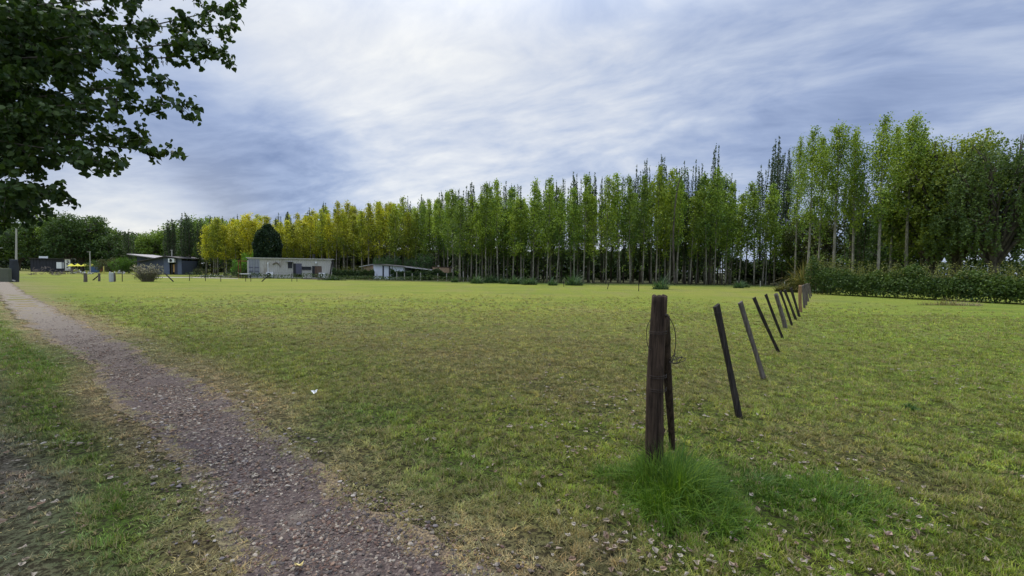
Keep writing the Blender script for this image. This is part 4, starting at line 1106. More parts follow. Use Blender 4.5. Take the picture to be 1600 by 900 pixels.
# the end with cargo doors turned to the field: four leaves' locking bars
dw = U(404.5)
for k in (0, 1):
    m = MB(); m.box((.14 + dw * (.25 + .5 * k) - .05, -.02, hc / 2), (dw * .46, .05, hc - .34)); dr = m.build('cargo_door', M_CONTD, ch, bevel=.008)
    for f_ in (.3, .7):
        m = MB(); xx_ = .14 + dw * (.02 + .5 * k + .46 * f_) - .05; m.tube([(xx_, -.075, .2), (xx_, -.075, hc - .2)], .028, 6); m.build('locking_bar', M_BLUE, dr)
    for z_ in (.55, 1.0, 1.55):
        m = MB(); m.box((.14 + dw * (.25 + .5 * k) - .05, -.085, z_), (dw * .34, .04, .07)); m.build('handle_bar', M_BLUE, dr)
def framed(name, u0, u1, z0, z1, fm, gm, par, y=.0):
    m = MB(); t_ = .06
    m.box(((u0 + u1) / 2, y, z1 - t_ / 2), (u1 - u0, .1, t_)); m.box(((u0 + u1) / 2, y, z0 + t_ / 2), (u1 - u0, .1, t_))
    m.box((u0 + t_ / 2, y, (z0 + z1) / 2), (t_, .1, z1 - z0 - 2 * t_)); m.box((u1 - t_ / 2, y, (z0 + z1) / 2), (t_, .1, z1 - z0 - 2 * t_))
    fr = m.build(name, fm, par); m = MB(); m.box(((u0 + u1) / 2, y + .03, (z0 + z1) / 2), (u1 - u0 - .12, .02, z1 - z0 - .12)); m.build('pane', gm, fr); return fr
framed('window', holes[0][0], holes[0][1], 1.5, 2.35, M_DARKF, M_DARK, ch)
m = MB(); m.box((holes[0][0] + .25, -.14, 2.40), (.95, .32, .05)); m.build('window_hood', M_DARKF, ch)
framed('door', U(456.5), U(461), .06, 2.2, M_DARKF, M_DARK, ch)
m = MB(); m.box(((U(461) + U(470)) / 2, -.09, 1.38), (U(470) - U(461), .06, 1.6)); m.build('shutter', plain('shutter_slate', (.085, .085, .12), .7, .25, 5), ch)
framed('window', holes[2][0], holes[2][1], 1.25, 1.75, M_DARKF, M_DARK, ch)
framed('door', U(486.5), U(490.5), .06, 1.85, M_DARKF, M_DARK, ch)
m = MB()
for k in range(5): m.box((U(490.8) + .1 + k * .19, -.05, .95), (.17, .05, 1.75))
m.build('plank_panel', M_BROWN, ch)
m = MB(); m.box((U(497.6), -.05, .9), (U(500.4) - U(495), .04, 1.6)); m.build('grey_panel', plain('grey_panel', (.2, .19, .17), .8), ch)
m = MB(); m.tube([(U(488), .9, hc), (U(488), .9, hc + .7)], .17, 8); m.tube([(U(488), .9, hc + .7), (U(488), .9, hc + .78)], .23, 8); m.build('chimney', M_BLACK, ch)
m = MB(); m.tube([(U(417.8), -.08, .6), (U(417.8), -.08, 2.25)], .05, 6); m.tube([(U(417.8), -.09, 2.0), (U(417.8), -.09, 2.3)], .09, 6); m.build('pipe', M_WHITE, ch)
m = MB(); m.tube([(U(493), -.12, 2.25), (U(493.01), -.12, 2.5)], .11, 8); m.build('wall_lamp', M_WHITE, ch)
# lizard-shaped wall ornament
m = MB(); lz = [(425, 2.05), (428, 2.2), (431, 2.28), (434, 2.1), (436, 1.85), (437, 1.6)]
m.tube([(U(a), -.07, z_) for a, z_ in lz], [.10, .08, .10, .08, .05, .02], 6)
for a, z_, da, dz in ((427.5, 2.15, -2.5, -.2), (429, 2.22, 0, .3), (433, 2.15, 2.5, -.12), (433.5, 2.12, 3.0, .2)): m.tube([(U(a), -.07, z_), (U(a + da), -.07, z_ + dz)], [.04, .03], 5)
m.build('lizard_ornament', plain('ornament', (.17, .15, .12), .7), ch)
def ac_unit(u0, lab, par):
    b_ = MB(); b_.box((u0, -.32, .48), (.92, .36, .72)); o = b_.build('unit_case', M_WHITE, par, bevel=.03)
    b_ = MB(); b_.tube([(u0 - .08, -.515, .48), (u0 - .08, -.55, .48)], [.29, .27], 18); f_ = b_.build('fan_grille', M_BLACK, par)
    b_ = MB(); b_.tube([(u0 - .08, -.555, .48), (u0 - .08, -.58, .48)], [.12, .10], 12); b_.build('fan_hub', M_WHITE, par)
    b_ = MB(); b_.box((u0 - .3, -.32, .06), (.08, .4, .12)); b_.box((u0 + .3, -.32, .06), (.08, .4, .12)); b_.build('feet', M_BLACK, par)
for px, lab in ((421, 'white air-conditioner unit at the foot of the container house, left one beside the pipe'), (503, 'white air-conditioner unit at the right end of the container house')):
    r = empty('air_conditioner', (a0.x, a0.y, 0), ang, lab, 'air conditioner'); ac_unit(U(px), lab, r)
# buttress plank at right end
m = MB(); m.tube([(LC - .35, -.35, 0), (LC + .05, -.02, hc - .15)], [.09, .08], 5); m.build('prop_beam', M_STAKE, ch)
# small rusty porch at its left
pg = empty('rusty_porch', (A(380, 434, 62.5).x, 62.6, 0), ang, 'rusty red little porch roof at the left end of the container house', 'porch')
M_RUST = plain('rust', (.20, .075, .035), .9, .3, 4)
m = MB(); m.box((0, .6, 2.45), (1.5, 1.4, .12)); m.build('roof', M_RUST, pg)
for sx in (-.65,):
    for sy in (0.05, 1.15):
        m = MB(); m.box((sx, sy, 1.19), (.09, .09, 2.38)); m.build('leg', M_RUST, pg)
tb = empty('garden_table', (A(383.5, 436, 59.5).x, 59.5, 0), 0, 'low white garden table at the left end of the container house', 'table')
m = MB(); m.box((0, 0, .62), (1.15, .7, .06)); m.build('tabletop', M_WHITE, tb, bevel=.01)
for sx in (-.5, .5):
    for sy in (-.28, .28):
        m = MB(); m.box((sx, sy, .295), (.05, .05, .59)); m.build('leg', M_DARKF, tb)
gk = empty('patio', (0, 0, 0), 0, 'dark brick edging in front of the container house', 'paving')
x, y = G(490, 436.5); m = MB()
for k in range(14): m.box((x - 1.2 + k * .36, y + .04 * math.sin(k), .05), (.33, .24, .10))
m.build('edging', plain('edging', (.16, .12, .11), .9), gk)

# round clipped tree behind the container and lime bush
r = empty('oval_tree', (X(418, 68), 68, 0), 0, 'dense dark oval tree standing behind the container house', 'tree')
g = np.random.default_rng(77); H_ = HT(418, 352, 68); n = 16000
d = norm(g.normal(size=(n, 3))); rad = g.uniform(.55, 1.0, n) ** .4
wob = 1 + .10 * np.sin(d[:, 0] * 7 + 1) * np.sin(d[:, 2] * 9) + .06 * np.sin(d[:, 1] * 15)
Pq = d * (rad * wob)[:, None] * np.array([2.0, 2.0, H_ * .44]); Pq[:, 2] += H_ * .56; Pq[:, 0] *= 1 + .12 * (H_ * .5 - Pq[:, 2]) / H_
V, Fc, vv = leaf_quads(Pq, .24, g, .7, vari=np.clip(g.normal(.35, .22, n), 0, 1)); o = link('crown', np_mesh('crown', V, Fc, vari=vv), r, M_FOL); o.color = (.022, .045, .018, 1)
m = MB(); m.tube([(0, 0, 0), (0, 0, H_ * .7)], [.2, .08], 8); m.build('trunk', M_BARKD, r)
for px, py, d_, s0, col, lab in ((379, 406, 66, .85, (.10, .22, .02), 'lime green bush beside the left end of the container house'), (391, 395, 68, .7, (.12, .24, .02), 'taller lime green shrub peeking over the container house'),
        (370, 422, 64, .4, (.05, .09, .02), 'low green shrub left of the lime bush')):
    tree('bush', X(px, d_), d_, s0, HT(px, py, d_) / 3, px, col, lab, 'garden_bush', cat='bush')
# hedges around the middle gardens
C_HED = (.030, .058, .02)
hedge('low_hedge', [G(520, 436.3), G(560, 436.8), G(584, 437)], [1.25, 1.35, 1.3], 1.0, 7000, .16, (.04, .07, .022), 'rough green hedge between the container house and the white shed', 60, (.09, .10, .03))
hedge('low_hedge', [G(610, 437.6), G(660, 437.8), G(722, 438.2)], [1.25, 1.3, 1.2], 1.0, 11000, .15, C_HED, 'dark clipped hedge in front of the porch and brick hut', 50, (.06, .09, .03))
cx, cy = G(520, 438); o = link('low_shrub', long_grass(cx, cy, 1.6, .6, 420, .5, 33, .05), None, M_FOLG); o.color = (.035, .07, .02, 1); tag(o, 'low spreading dark plant in front of the right end of the container house', 'shrub')
for i, (px, py, d_, s0) in enumerate(((592, 404, 66, .55), (615, 402, 67, .65), (640, 405, 67, .5), (664, 399, 66, .85), (606, 406, 66, .5))):
    tree('bush2', X(px, d_), d_, s0, HT(px, py, d_) / 3, px, (.045, .09, .035), 'feathery green shrub rising behind the roof of the white shed', 'garden_bush', 'feathery shrubs behind the white shed', 'bush')

# ------------------------------------------------------------------ white shed with porch and brick wall
d0 = 63.0
x0 = X(583, d0)
def UX(px): return X(px, d0) - x0
def Z(px, py): return HT(px, py, d0)
sh = empty('white_shed', (x0, d0, 0), 0, 'white-panelled shed with a long sloping dark porch beyond the field', 'shed')
M_PANEL = plain('white_panel', (.62, .66, .74), .5, .08, 2, .05, dirt=(.5, .52, .55))
# three wall panels, tops sloping down to the right
tops = [(583, 413.2), (598, 413.5), (613, 415.5), (632.5, 417.5)]
for k in range(3):
    (pa, ya), (pb, yb) = tops[k], tops[k + 1]
    za, zb = Z(pa, ya), Z(pb, yb); ua, ub = UX(pa) + .04, UX(pb) - .04
    m = MB()
    if k == 1: # doorway panel
        m.prism([(ua, 2.0), (ub, 2.0), (ub, zb), (ua, za)], 0, .08); m.build('wall_panel', M_PANEL, sh)
        m = MB(); m.prism([(ua, .05), (ua + .12, .05), (ua + .12, 1.98), (ua, 1.98)], 0, .1); m.build('door_frame', M_DARKF, sh)
        m = MB(); m.prism([(ua + .14, .05), (ub - .5, .05), (ub - .5, 1.96), (ua + .14, 1.96)], .02, .07); m.build('door', M_PANEL, sh)
        m = MB(); m.prism([(ub - .46, .05), (ub - .3, .05), (ub - .3, 1.98), (ub - .46, 1.98)], 0, .1); m.build('door_frame', M_DARKF, sh)
        m = MB(); m.prism([(ub - .28, .05), (ub, .05), (ub, 1.98), (ub - .28, 1.98)], 0, .08); m.build('wall_panel', M_PANEL, sh)
    else: m.prism([(ua, .05), (ub, .05), (ub, zb), (ua, za)], 0, .08); m.build('wall_panel', M_PANEL, sh)
    if k: m = MB(); m.box((UX(pa), .03, za / 2 - .05), (.07, .12, za - .12)); m.build('mullion', M_DARKF, sh)
m = MB(); m.prism([(UX(583), .05), (UX(632.5), .05), (UX(632.5), Z(632, 418)), (UX(583), Z(583, 413.6))], 4.0, 4.1); m.build('back_wall', M_PANEL, sh)
m = MB(); m.box((UX(583) + .05, 2.05, 1.1), (.08, 3.9, 2.2)); m.box((UX(632.5) - .1, 2.05, .95), (.08, 3.9, 1.9)); m.build('side_wall', M_PANEL, sh)
m = MB(); m.prism([(UX(582), Z(582, 412.6)), (UX(583.5), Z(583, 412.9)), (UX(633), Z(633, 417)), (UX(676), Z(676, 422)), (UX(676), Z(676, 421.2)), (UX(633), Z(633, 416.2)), (UX(598), Z(598, 412.8))][::-1], -.35, 4.4)
m.build('roof', plain('shed_roof', (.13, .12, .12), .8, .2, 2), sh)
m = MB(); m.prism([(UX(634), Z(634, 417.4)), (UX(676), Z(676, 422.4)), (UX(676), Z(676, 421.9)), (UX(634), Z(634, 416.9))], -.42, -.36); m.build('fascia', M_WHITE, sh)
for px in (640, 652, 664, 674):
    m = MB(); m.box((UX(px), .1, Z(px, 423) / 2), (.1, .1, Z(px, 423))); m.build('porch_post', M_DARKF, sh)
m = MB(); m.box((UX(654), 3.9, .9), (UX(676) - UX(634), .1, 1.8)); m.build('porch_back', M_BLACK, sh)
# brick hut left and brick hut right
def brick_mat(t):
    p = t.n('ShaderNodeTexCoord').outputs['Object']
    br = t.n('ShaderNodeTexBrick', {'Vector': t.n('ShaderNodeMapping', {'Vector': p, 'Rotation': (PI / 2, 0, 0)}).outputs[0], 'Color1': rgb(.30, .17, .10), 'Color2': rgb(.36, .23, .15), 'Mortar': rgb(.35, .3, .25), 'Scale': 4.0, 'Mortar Size': .02})
    c = t.mix(t.mr(t.noise(p, 1.5, 4), .45, .65, 0, .5), br.outputs[0], rgb(.24, .17, .11))
    return bsdf(t, c, .9)
M_BRICK = mat('far_brick', brick_mat); M_HUT = plain('tan_brick', (.40, .27, .17), .9, .2, 2, .1)
def wall_box(name, par, u0, u1, v0, v1, zl, zr, m_): m = MB(); m.prism([(u0, 0), (u1, 0), (u1, zr), (u0, zl)], v0, v1); return m.build(name, m_, par)
bw = empty('brick_lean_to', (X(563, 63.6), 63.6, 0), 0, 'brown brick lean-to with pale sloping roof left of the white shed', 'shed')
L_ = X(582, 63.6) - X(563, 63.6); wall_box('wall', bw, .5, L_ - .03, 0, 2.5, Z(566, 417), Z(583, 415), M_BRICK)
m = MB(); m.prism([(-.1, Z(563, 417)), (L_ - .03, Z(583, 413.8)), (L_ - .03, Z(583, 413.0)), (-.1, Z(563, 416.3))], -.3, 2.7); m.build('roof', plain('pale_sheet', (.5, .5, .5), .5), bw)
bh = empty('brick_hut', (X(676, 64), 64, 0), 0, 'low brown brick hut with a small chimney right of the porch', 'hut')
L_ = X(702, 64) - X(676, 64); hb = HT(690, 417.6, 64); wall_box('wall', bh, 0, L_, 0, 3, hb, hb - .05, M_HUT)
m = MB(); m.prism([(-.15, hb + .01), (L_ + .2, hb - .04), (L_ + .2, hb + .02), (-.15, hb + .09)], -.06, 3.3); m.build('roof', M_BROWN, bh)
m = MB(); m.tube([(L_ * .32, .6, hb), (L_ * .32, .6, hb + .3)], .13, 8); m.build('chimney', M_PALE, bh)
m = MB(); m.box((L_ + .45, .2, .85), (.25, .25, 1.7)); o = m.build('gate_pillar', M_PALE, None); o.location = bh.location; tag(o, 'pale rough pillar beside the brick hut', 'pillar')

# ------------------------------------------------------------------ slate barn on the left
d0 = 80.0; x0 = X(190, d0)
bn = empty('slate_barn', (x0, d0, 0), 0, 'dark slate-blue barn with two roofs sloping to a valley and an air conditioner', 'barn')
M_SLATE = plain('slate_board', (.055, .066, .10), .7, .25, 3, .15, (1, 1, .2)); M_SLATEL = plain('slate_board_light', (.10, .12, .17), .7, .2, 3, .15, (1, 1, .2)); M_SHEET = plain('roof_sheet', (.30, .27, .26), .6, .2, 2); M_SHEETD = plain('dark_roof', (.06, .055, .055), .7, .2, 2)
def boards(name, par, pa, pb, ztl, ztr, y, m_, w0=.34):
    """vertical boards, each its own part"""
    ua, ub = UX(pa), UX(pb); n_ = max(1, int((ub - ua) / w0)); w_ = (ub - ua) / n_
    for k in range(n_):
        u0, u1 = ua + k * w_ + .012, ua + (k + 1) * w_ - .012; f0 = k / n_; f1 = (k + 1) / n_
        m = MB(); m.prism([(u0, .05), (u1, .05), (u1, ztl + (ztr - ztl) * f1), (u0, ztl + (ztr - ztl) * f0)], y, y + .05 + .02 * (k % 2)); m.build(name, m_, par)
boards('board', bn, 199, 222, Z(199, 399.5), Z(222, 404.5), 2.0, M_SLATE, .8)
boards('board', bn, 219, 254.6, Z(219, 409), Z(254, 402.2), 0, M_SLATE, .8)
boards('board', bn, 255, 264.5, Z(255, 402), Z(264, 402.5), 0, M_SLATEL, .6)
boards('board', bn, 277, 283.5, Z(277, 404), Z(283, 405), 0, M_SLATEL, .6)
m = MB(); m.prism([(UX(264.7), Z(265, 410.5)), (UX(276.8), Z(276, 410.5)), (UX(276.8), Z(277, 404)), (UX(264.7), Z(264, 402.8))], 0, .06); m.build('lintel', M_SLATE, bn)
m = MB(); m.box(((UX(254.6) + UX(283.5)) / 2, 4.5, 1.4), (UX(283.5) - UX(254.6), .1, 2.8)); m.box((UX(283.4), 2.3, 1.3), (.1, 4.4, 2.6)); m.box((UX(200), 4.3, 1.4), (.1, 4.4, 2.8)); m.build('rear_wall', M_SLATE, bn)
m = MB(); m.prism([(UX(193.5), Z(193, 397.6)), (UX(238.5), Z(238, 403.8)), (UX(238.5), Z(238, 402.8)), (UX(193.5), Z(193, 396.2))], .6, 6.5); m.build('roof', M_SHEET, bn)
m = MB(); m.prism([(UX(213), Z(213, 410)), (UX(262), Z(262, 401.2)), (UX(284.5), Z(284, 404.4)), (UX(284.5), Z(284, 403.4)), (UX(262), Z(262, 400)), (UX(213), Z(213, 409))], -.6, 6.5); m.build('roof', M_SHEETD, bn)
m = MB(); m.prism([(UX(266), .05), (UX(268.5), .05), (UX(268.5), 1.9), (UX(266), 1.9)], .1, .14); m.build('door', M_BLACK, bn)
m = MB(); m.prism([(UX(268.6), .5), (UX(271), .4), (UX(271.6), 1.9), (UX(268.6), 1.9)], .2, .26); m.build('amber_curtain', plain('amber_cloth', (.45, .27, .10), .8), bn)  # curtain of plain amber-coloured cloth
m = MB(); m.prism([(UX(271.8), .05), (UX(276.6), .05), (UX(276.6), 2.0), (UX(271.8), 2.0)], .1, .14); m.build('door', M_DARKF, bn)
m = MB(); m.tube([(UX(262), 1, Z(262, 400)), (UX(262), 1, Z(262, 391))], .09, 6); m.box((UX(261.6), 1, Z(262, 390.6)), (.35, .2, .12)); m.build('flue', M_PALE, bn)
ac = empty('air_conditioner', (x0, d0, 0), 0, 'white air-conditioner unit mounted high on the slate barn', 'air conditioner')
m = MB(); cx_ = UX(270); cz_ = Z(270, 407); m.box((cx_, -.25, cz_), (1.15, .4, .75)); m.build('unit_case', M_WHITE, ac, bevel=.03)
m = MB(); m.tube([(cx_ - .05, -.46, cz_), (cx_ - .05, -.5, cz_)], [.27, .25], 16); m.build('fan_grille', M_BLACK, ac)

# ------------------------------------------------------------------ black house far left
d0 = 90.0; x0 = X(47, d0)
BR = math.radians(38)
def UX(px): k = X(px, 1.0); return (k * d0 - x0) / (math.cos(BR) - k * math.sin(BR))
bk = empty('black_house', (x0, d0, 0), BR, 'long low black house with a white window and a white end panel', 'house')
zt = Z(80, 404.3); L_ = UX(110)
M_BLK = plain('black_cladding', (.022, .024, .032), .6, .3, 3, .1)
for k in range(11):
    u0 = k * UX(100.5) / 11; m = MB(); w_ = UX(100.5) / 11
    m.box((u0 + w_ / 2, .03 * (k % 2), zt / 2), (w_ - .03, .1, zt - .1)); m.build('cladding_panel', M_BLK, bk)
m = MB(); m.box((L_ / 2, 3.0, zt / 2), (L_ - .3, .1, zt - .1)); m.box((.1, 1.5, zt / 2), (.1, 2.9, zt - .1)); m.box((L_ - .1, 1.5, zt / 2), (.1, 2.9, zt - .1)); m.build('rear_wall', M_BLK, bk)
m = MB(); m.box((L_ / 2, 1.4, zt + .05), (L_ + .3, 3.5, .1)); m.build('roof', M_SHEETD, bk)
m = MB(); m.box((UX(92), -.1, Z(92, 414.6)), (UX(96) - UX(87.8), .08, 1.35)); wn = m.build('window', M_WHITE, bk)
m = MB(); m.box((UX(98.3), -.1, Z(92, 414.6)), (.28, .07, 1.3)); m.build('window_side', plain('grey_blind', (.33, .34, .35), .7), bk)
m = MB(); m.box((UX(105.5), -.12, Z(105, 413) - .12), (UX(109.7) - UX(101.3), .2, zt - .35)); pn = m.build('white_panel', plain('white_board', (.58, .58, .54), .7), bk)
m = MB()
for k in range(6): m.box((UX(105.7) + .12 * math.sin(k * 2), -.235, Z(105, 407.5 + k * 2.1)), (.28, .02, .2))
m.build('panel_marks', M_DARKF, pn)
m = MB(); m.box((UX(67), .5, zt + .32), (1.25, .6, .4)); m.tube([(UX(73), .5, zt + .12), (UX(73), .5, zt + .55)], .12, 6); m.build('roof_vent', M_WHITE, bk)

# yellow parasols, tarp, wall
M_YEL = plain('yellow_cloth', (.60, .55, .05), .8, .15, 3)
for i, px in enumerate((111, 121, 132, 144)):
    d_ = 92; r = empty('parasol', (X(px, d_), d_, 0), 0, ('first', 'second', 'third', 'fourth')[i] + ' small yellow parasol from the left, beside the black house', 'parasol', 'yellow parasols')
    zc = HT(px, 414, d_); m = MB(); nb = 8; ctr = (0, 0, zc + .32)
    m.v.append(ctr)
    for k in range(16):
        a = 2 * PI * k / 16; rr = 0.70 if k % 2 == 0 else .66; m.v.append((math.cos(a) * rr, math.sin(a) * rr, zc - .28 + (.05 if k % 2 else 0)))
    for k in range(16): m.f.append((0, 1 + k, 1 + (k + 1) % 16))
    m.build('canopy', M_YEL, r); m = MB(); m.tube([(0, 0, 0), (0, 0, zc + .3)], .03, 6); m.build('pole', M_PALE, r)
d_ = 88
m = MB(); xa, xb = X(139, d_), X(154, d_); M_TARP = plain('blue_tarp', (.05, .09, .20), .6, .25, 1, .4)
r = empty('tarp_shelter', (xa, d_, 0), 0, 'low dark blue tarpaulin screen beside the red chair', 'tarpaulin')
n_ = 14
for k in range(n_):
    u = (xb - xa) * k / (n_ - 1); m.v += [(u, .06 * math.sin(k * 1.7), .1), (u, .06 * math.sin(k * 1.7 + 1), 1.25 + .08 * math.sin(k))]
for k in range(n_ - 1): m.f.append((2 * k, 2 * k + 2, 2 * k + 3, 2 * k + 1))
so = m.build('sheet', M_TARP, r); sm_ = so.modifiers.new('thick', 'SOLIDIFY'); sm_.thickness = .02
for k in (0, .5, 1): m = MB(); m.tube([((xb - xa) * k, .1, 0), ((xb - xa) * k, .1, 1.4)], .04, 6); m.build('pole', M_PALE, r)
r = empty('garden_chair', (X(159, 86), 86, 0), .4, 'red garden chair between the blue tarpaulin and the bushes', 'chair'); M_RED = plain('red_plastic', (.35, .04, .03), .5)
m = MB(); m.box((0, 0, .45), (.55, .5, .06)); m.build('seat', M_RED, r); m = MB(); m.box((0, .26, .8), (.55, .05, .6)); m.build('backrest', M_RED, r)
for sx in (-.24, .24):
    for sy in (-.2, .2): m = MB(); m.box((sx, sy, .21), (.05, .05, .42)); m.build('leg', M_RED, r)
# stone and brush piles
M_BRUSH = plain('brush', (.16, .13, .12), .9, .3, 5)
def brush_pile(px, py, wd_, h_, lab, mm=M_BRUSH, n_=60, logs=True):
    x, y = G(px, py); m = MB(); g = random.Random(px)
    for k in range(n_):
        q = g.uniform(-1, 1); hh = h_ * (1 - q * q) * g.uniform(.1, 1)
        c = Vector((q * wd_ / 2, g.gauss(0, .3), hh)); d = Vector((g.gauss(0, 1), g.gauss(0, .5), g.gauss(0, .45))).normalized() * g.uniform(.25, .7)
        m.tube([c - d * .5, c + Vector((0, 0, .05)), c + d * .5], [.03, .035, .015], 4)
    o = m.build('brush_pile', mm); o.location = (x, y, 0); tag(o, lab, 'brush pile')
brush_pile(70, 430, 4.2, 1.3, 'grey heap of cut branches before the black house, left one')
brush_pile(112, 429, 4.2, 1.1, 'grey heap of cut branches before the black house, right one')
brush_pile(88, 428, 3.5, .35, 'low line of dark logs between the two branch heaps', M_STAKE, 30)
def rubble(px, py, wd_, h_, col, lab, n_=26):
    x, y = G(px, py); r = empty('rubble_pile', (x, y, 0), 0, lab, 'rubble'); g = random.Random(px); mm = plain('rubble', col, .9)
    m0 = []
    for i in range(3): q = stone_mesh(800 + i + px); q.materials.append(mm); m0.append(q)
    for k in range(n_):
        q = g.uniform(-1, 1); s0 = g.uniform(.09, .2); o = link('stone', g.choice(m0), r); o.location = (q * wd_ / 2, g.gauss(0, .25), s0 * .4 + h_ * (1 - q * q) * g.random()); o.scale = (s0 * 1.3, s0, s0); o.rotation_euler = (g.random(), g.random(), g.random() * 6)
rubble(128, 428, 3.4, .5, (.42, .42, .42), 'pale rubble heap right of the branch heaps')
rubble(183, 428, 2.6, .6, (.40, .40, .38), 'pale rubble heap behind the grey gate block')
rubble(335, 433, 5.0, .18, (.30, .28, .24), 'light stones on the sandy strip left of the container house', 30)
# sandy strip sheet
def sheet(name, pts, col, z=.012):
    g = []; n_ = len(pts)
    me = bpy.data.meshes.new(name); me.from_pydata([(p[0], p[1], z) for p in pts], [], [tuple(range(n_))]); o = link(name, me, None, plain(name + '_mat', col, .95, .25, .8)); tag(o, kind='structure'); return o
sheet('sandy_drive', [G(236, 434.3), G(300, 434.2), G(372, 436), G(372, 435.1), G(330, 433.4), G(240, 432.9)][::-1], (.30, .27, .21))
# bushes before barn
for px, py, d_, s0, col, lab in ((172, 405, 84, 1.5, (.07, .08, .03), 'olive brown bush left of the slate barn'), (188, 405, 83, 1.2, (.09, .18, .02), 'bright green bush against the slate barn'), (200, 404, 83.5, 1.0, (.07, .14, .02), 'green bush at the left wall of the slate barn'),
        (288, 408, 84, 1.1, (.09, .11, .06), 'pale bush at the right end of the slate barn'), (298, 415, 84, 1.2, (.06, .07, .04), 'greyish bush right of the slate barn'), (315, 420, 80, .9, (.06, .08, .035), 'low dull bush between barn and container house'),
        (150, 408, 90, 1.2, C_DG, 'dark bush behind the yellow parasols'), (5, 418, 60, .9, (.07, .08, .05), 'greyish bush left of the gate pillar')):
    tree('bush2' if px % 2 else 'bush', X(px, d_), d_, s0 / 1.3, HT(px, py, d_) / 3, px, col, lab, 'garden_bush', cat='bush')

# pampas-like pale shrub
x, y = G(231, 440); r = empty('pampas_shrub', (x, y, 0), 0, 'grey dry shrub with whitish flower heads at the far fence', 'shrub')
g = random.Random(4); m = MB(); tips = []
for k in range(170):
    a = g.uniform(0, 2 * PI); rr = g.uniform(0, .55); e = Vector((math.cos(a) * (rr + .55 * g.random() * 1.6), math.sin(a) * (rr + .5), g.uniform(.85, 1.75) * (1 - .2 * rr)))
    b0 = Vector((math.cos(a) * rr, math.sin(a) * rr * .8, 0)); e.x *= 1.25; m.tube([b0, b0.lerp(e, .5) + Vector((0, 0, .15)), e], [.016, .013, .008], 4, False); tips.append(e)
m.build('stems', plain('dry_stem', (.16, .14, .10), .9), r)
Pq = np.concatenate([np.array(tuple(t)) + RNG.normal(0, .055, (8, 3)) for t in tips[:110]]); V, Fc, vv = leaf_quads(Pq, .085, RNG)
o = link('flower_heads', np_mesh('flower_heads', V, Fc, vari=vv), r, M_FOL); o.color = (.34, .31, .29, 1)
Pq = np.concatenate([np.array(tuple(t)) * np.array([.8, .8, q]) + RNG.normal(0, .08, (5, 3)) for t in tips for q in (.4, .7)]); V, Fc, vv = leaf_quads(Pq, .10, RNG, .4)
o = link('leaves', np_mesh('leaves', V, Fc, vari=vv), r, M_FOL); o.color = (.07, .075, .045, 1)

# gate pillar, utility pole, near-fence blocks
x, y = G(22, 440.5); r = empty('gate_pillar', (x, y, 0), 0, 'thick dark gate pillar at the end of the track, wider at the foot', 'pillar')
zt = HT(22, 405.5, y); wd_ = 9.5 / F * y
round_post((0, 0, -.1), (0.05, 0, zt), wd_ * .62, wd_ * .5, 'pillar', plain('dark_pillar', (.03, .035, .04), .85, .4, 4), r, 5, 14, 16, .1)
m = MB(); m.tube([(-wd_ * .6, -.55, .35), (wd_ * 1.2, -.5, .1)], .07, 6); m.build('rail', M_PALE, r)
x, y = G(2, 441); m = MB(); m.box((0, 0, .6), (.9, .3, 1.2)); o = m.build('gate_wing', plain('gate_wing', (.09, .10, .07), .9, .3, 4), None, bevel=.03); o.location = (x, y + .3, 0); tag(o, 'low mossy block left of the dark gate pillar', 'gate')
yp = 52.0; r = empty('utility_pole', (X(24, yp), yp, 0), 0, 'tall pale utility pole behind the dark gate pillar', 'utility pole')
m = MB(); tp_ = A(25.5, 352, yp); m.tube([(0, 0, 0), (tp_.x - X(24, yp), 0, tp_.z)], [.11, .07], 8); m.build('pole', M_PALE, r); m = MB(); m.box((tp_.x - X(24, yp), 0, tp_.z - .25), (.5, .08, .08)); m.build('crossarm', M_PALE, r)
for px, pt, lab in ((140.5, 393, 'thin pole with a small arm behind the yellow parasols'),):
    r = empty('utility_pole', (X(px, 84), 84, 0), 0, lab, 'pole'); zt = HT(px, pt, 84); m = MB(); m.tube([(0, 0, 0), (0, 0, zt)], .08, 6); m.build('pole', M_PALE, r); m = MB(); m.box((-.2, 0, zt - .08), (.7, .07, .07)); m.build('arm', M_PALE, r)
r = empty('utility_pole', (X(1198, 57), 57, 0), 0, 'thin lamp pole with white head among the plantation trunks', 'lamp pole'); zt = HT(1198, 386, 57); m = MB(); m.tube([(0, 0, 0), (0, 0, zt)], .06, 6); m.build('pole', M_PALE, r); m = MB(); m.tube([(-.12, 0, zt + .05), (.12, 0, zt + .05)], .12, 8); m.build('lamp_head', M_WHITE, r)
for px, py, pt, w_, mm, lab in ((133.5, 440.5, 427, .26, M_STAKEG, 'short thick grey-brown stump post left in the far fence'), (155, 439.5, 427, .18, M_STAKEG, 'short brown post with a brace in the far fence'), (178.5, 440, 426.5, .22, M_STAKEG, 'short brown post touching the light grey gate block'), (161.5, 421, 405, .12, M_PALE, 'x')):
    if lab == 'x': continue
    x, y = G(px, py); m = MB(); zt = HT(px, pt, y); m.tube([(0, 0, -.05), (.02, 0, zt * .5), (0, 0, zt)], [w_ / 2 * 1.1, w_ / 2, w_ / 2 * .95], 8); o = m.build('fence_post', mm); o.location = (x, y, 0); tag(o, lab, 'fence post')
x, y = G(174, 440.3); m = MB(); zt = HT(174, 426.5, y); m.box((0, 0, zt / 2), (.26, .26, zt)); o = m.build('gate_block', plain('grey_block', (.36, .38, .40), .8), None, bevel=.02); o.location = (x, y, 0); tag(o, 'light grey square gate block in the far fence', 'pillar')
x = X(161.5, 80); m = MB(); m.tube([(0, 0, 0), (0, 0, HT(161, 416, 80))], .09, 8); o = m.build('yellow_post', plain('yellow_paint', (.5, .42, .12), .7)); o.location = (x, 80, 0); tag(o, 'short yellowish post right of the red chair', 'post')

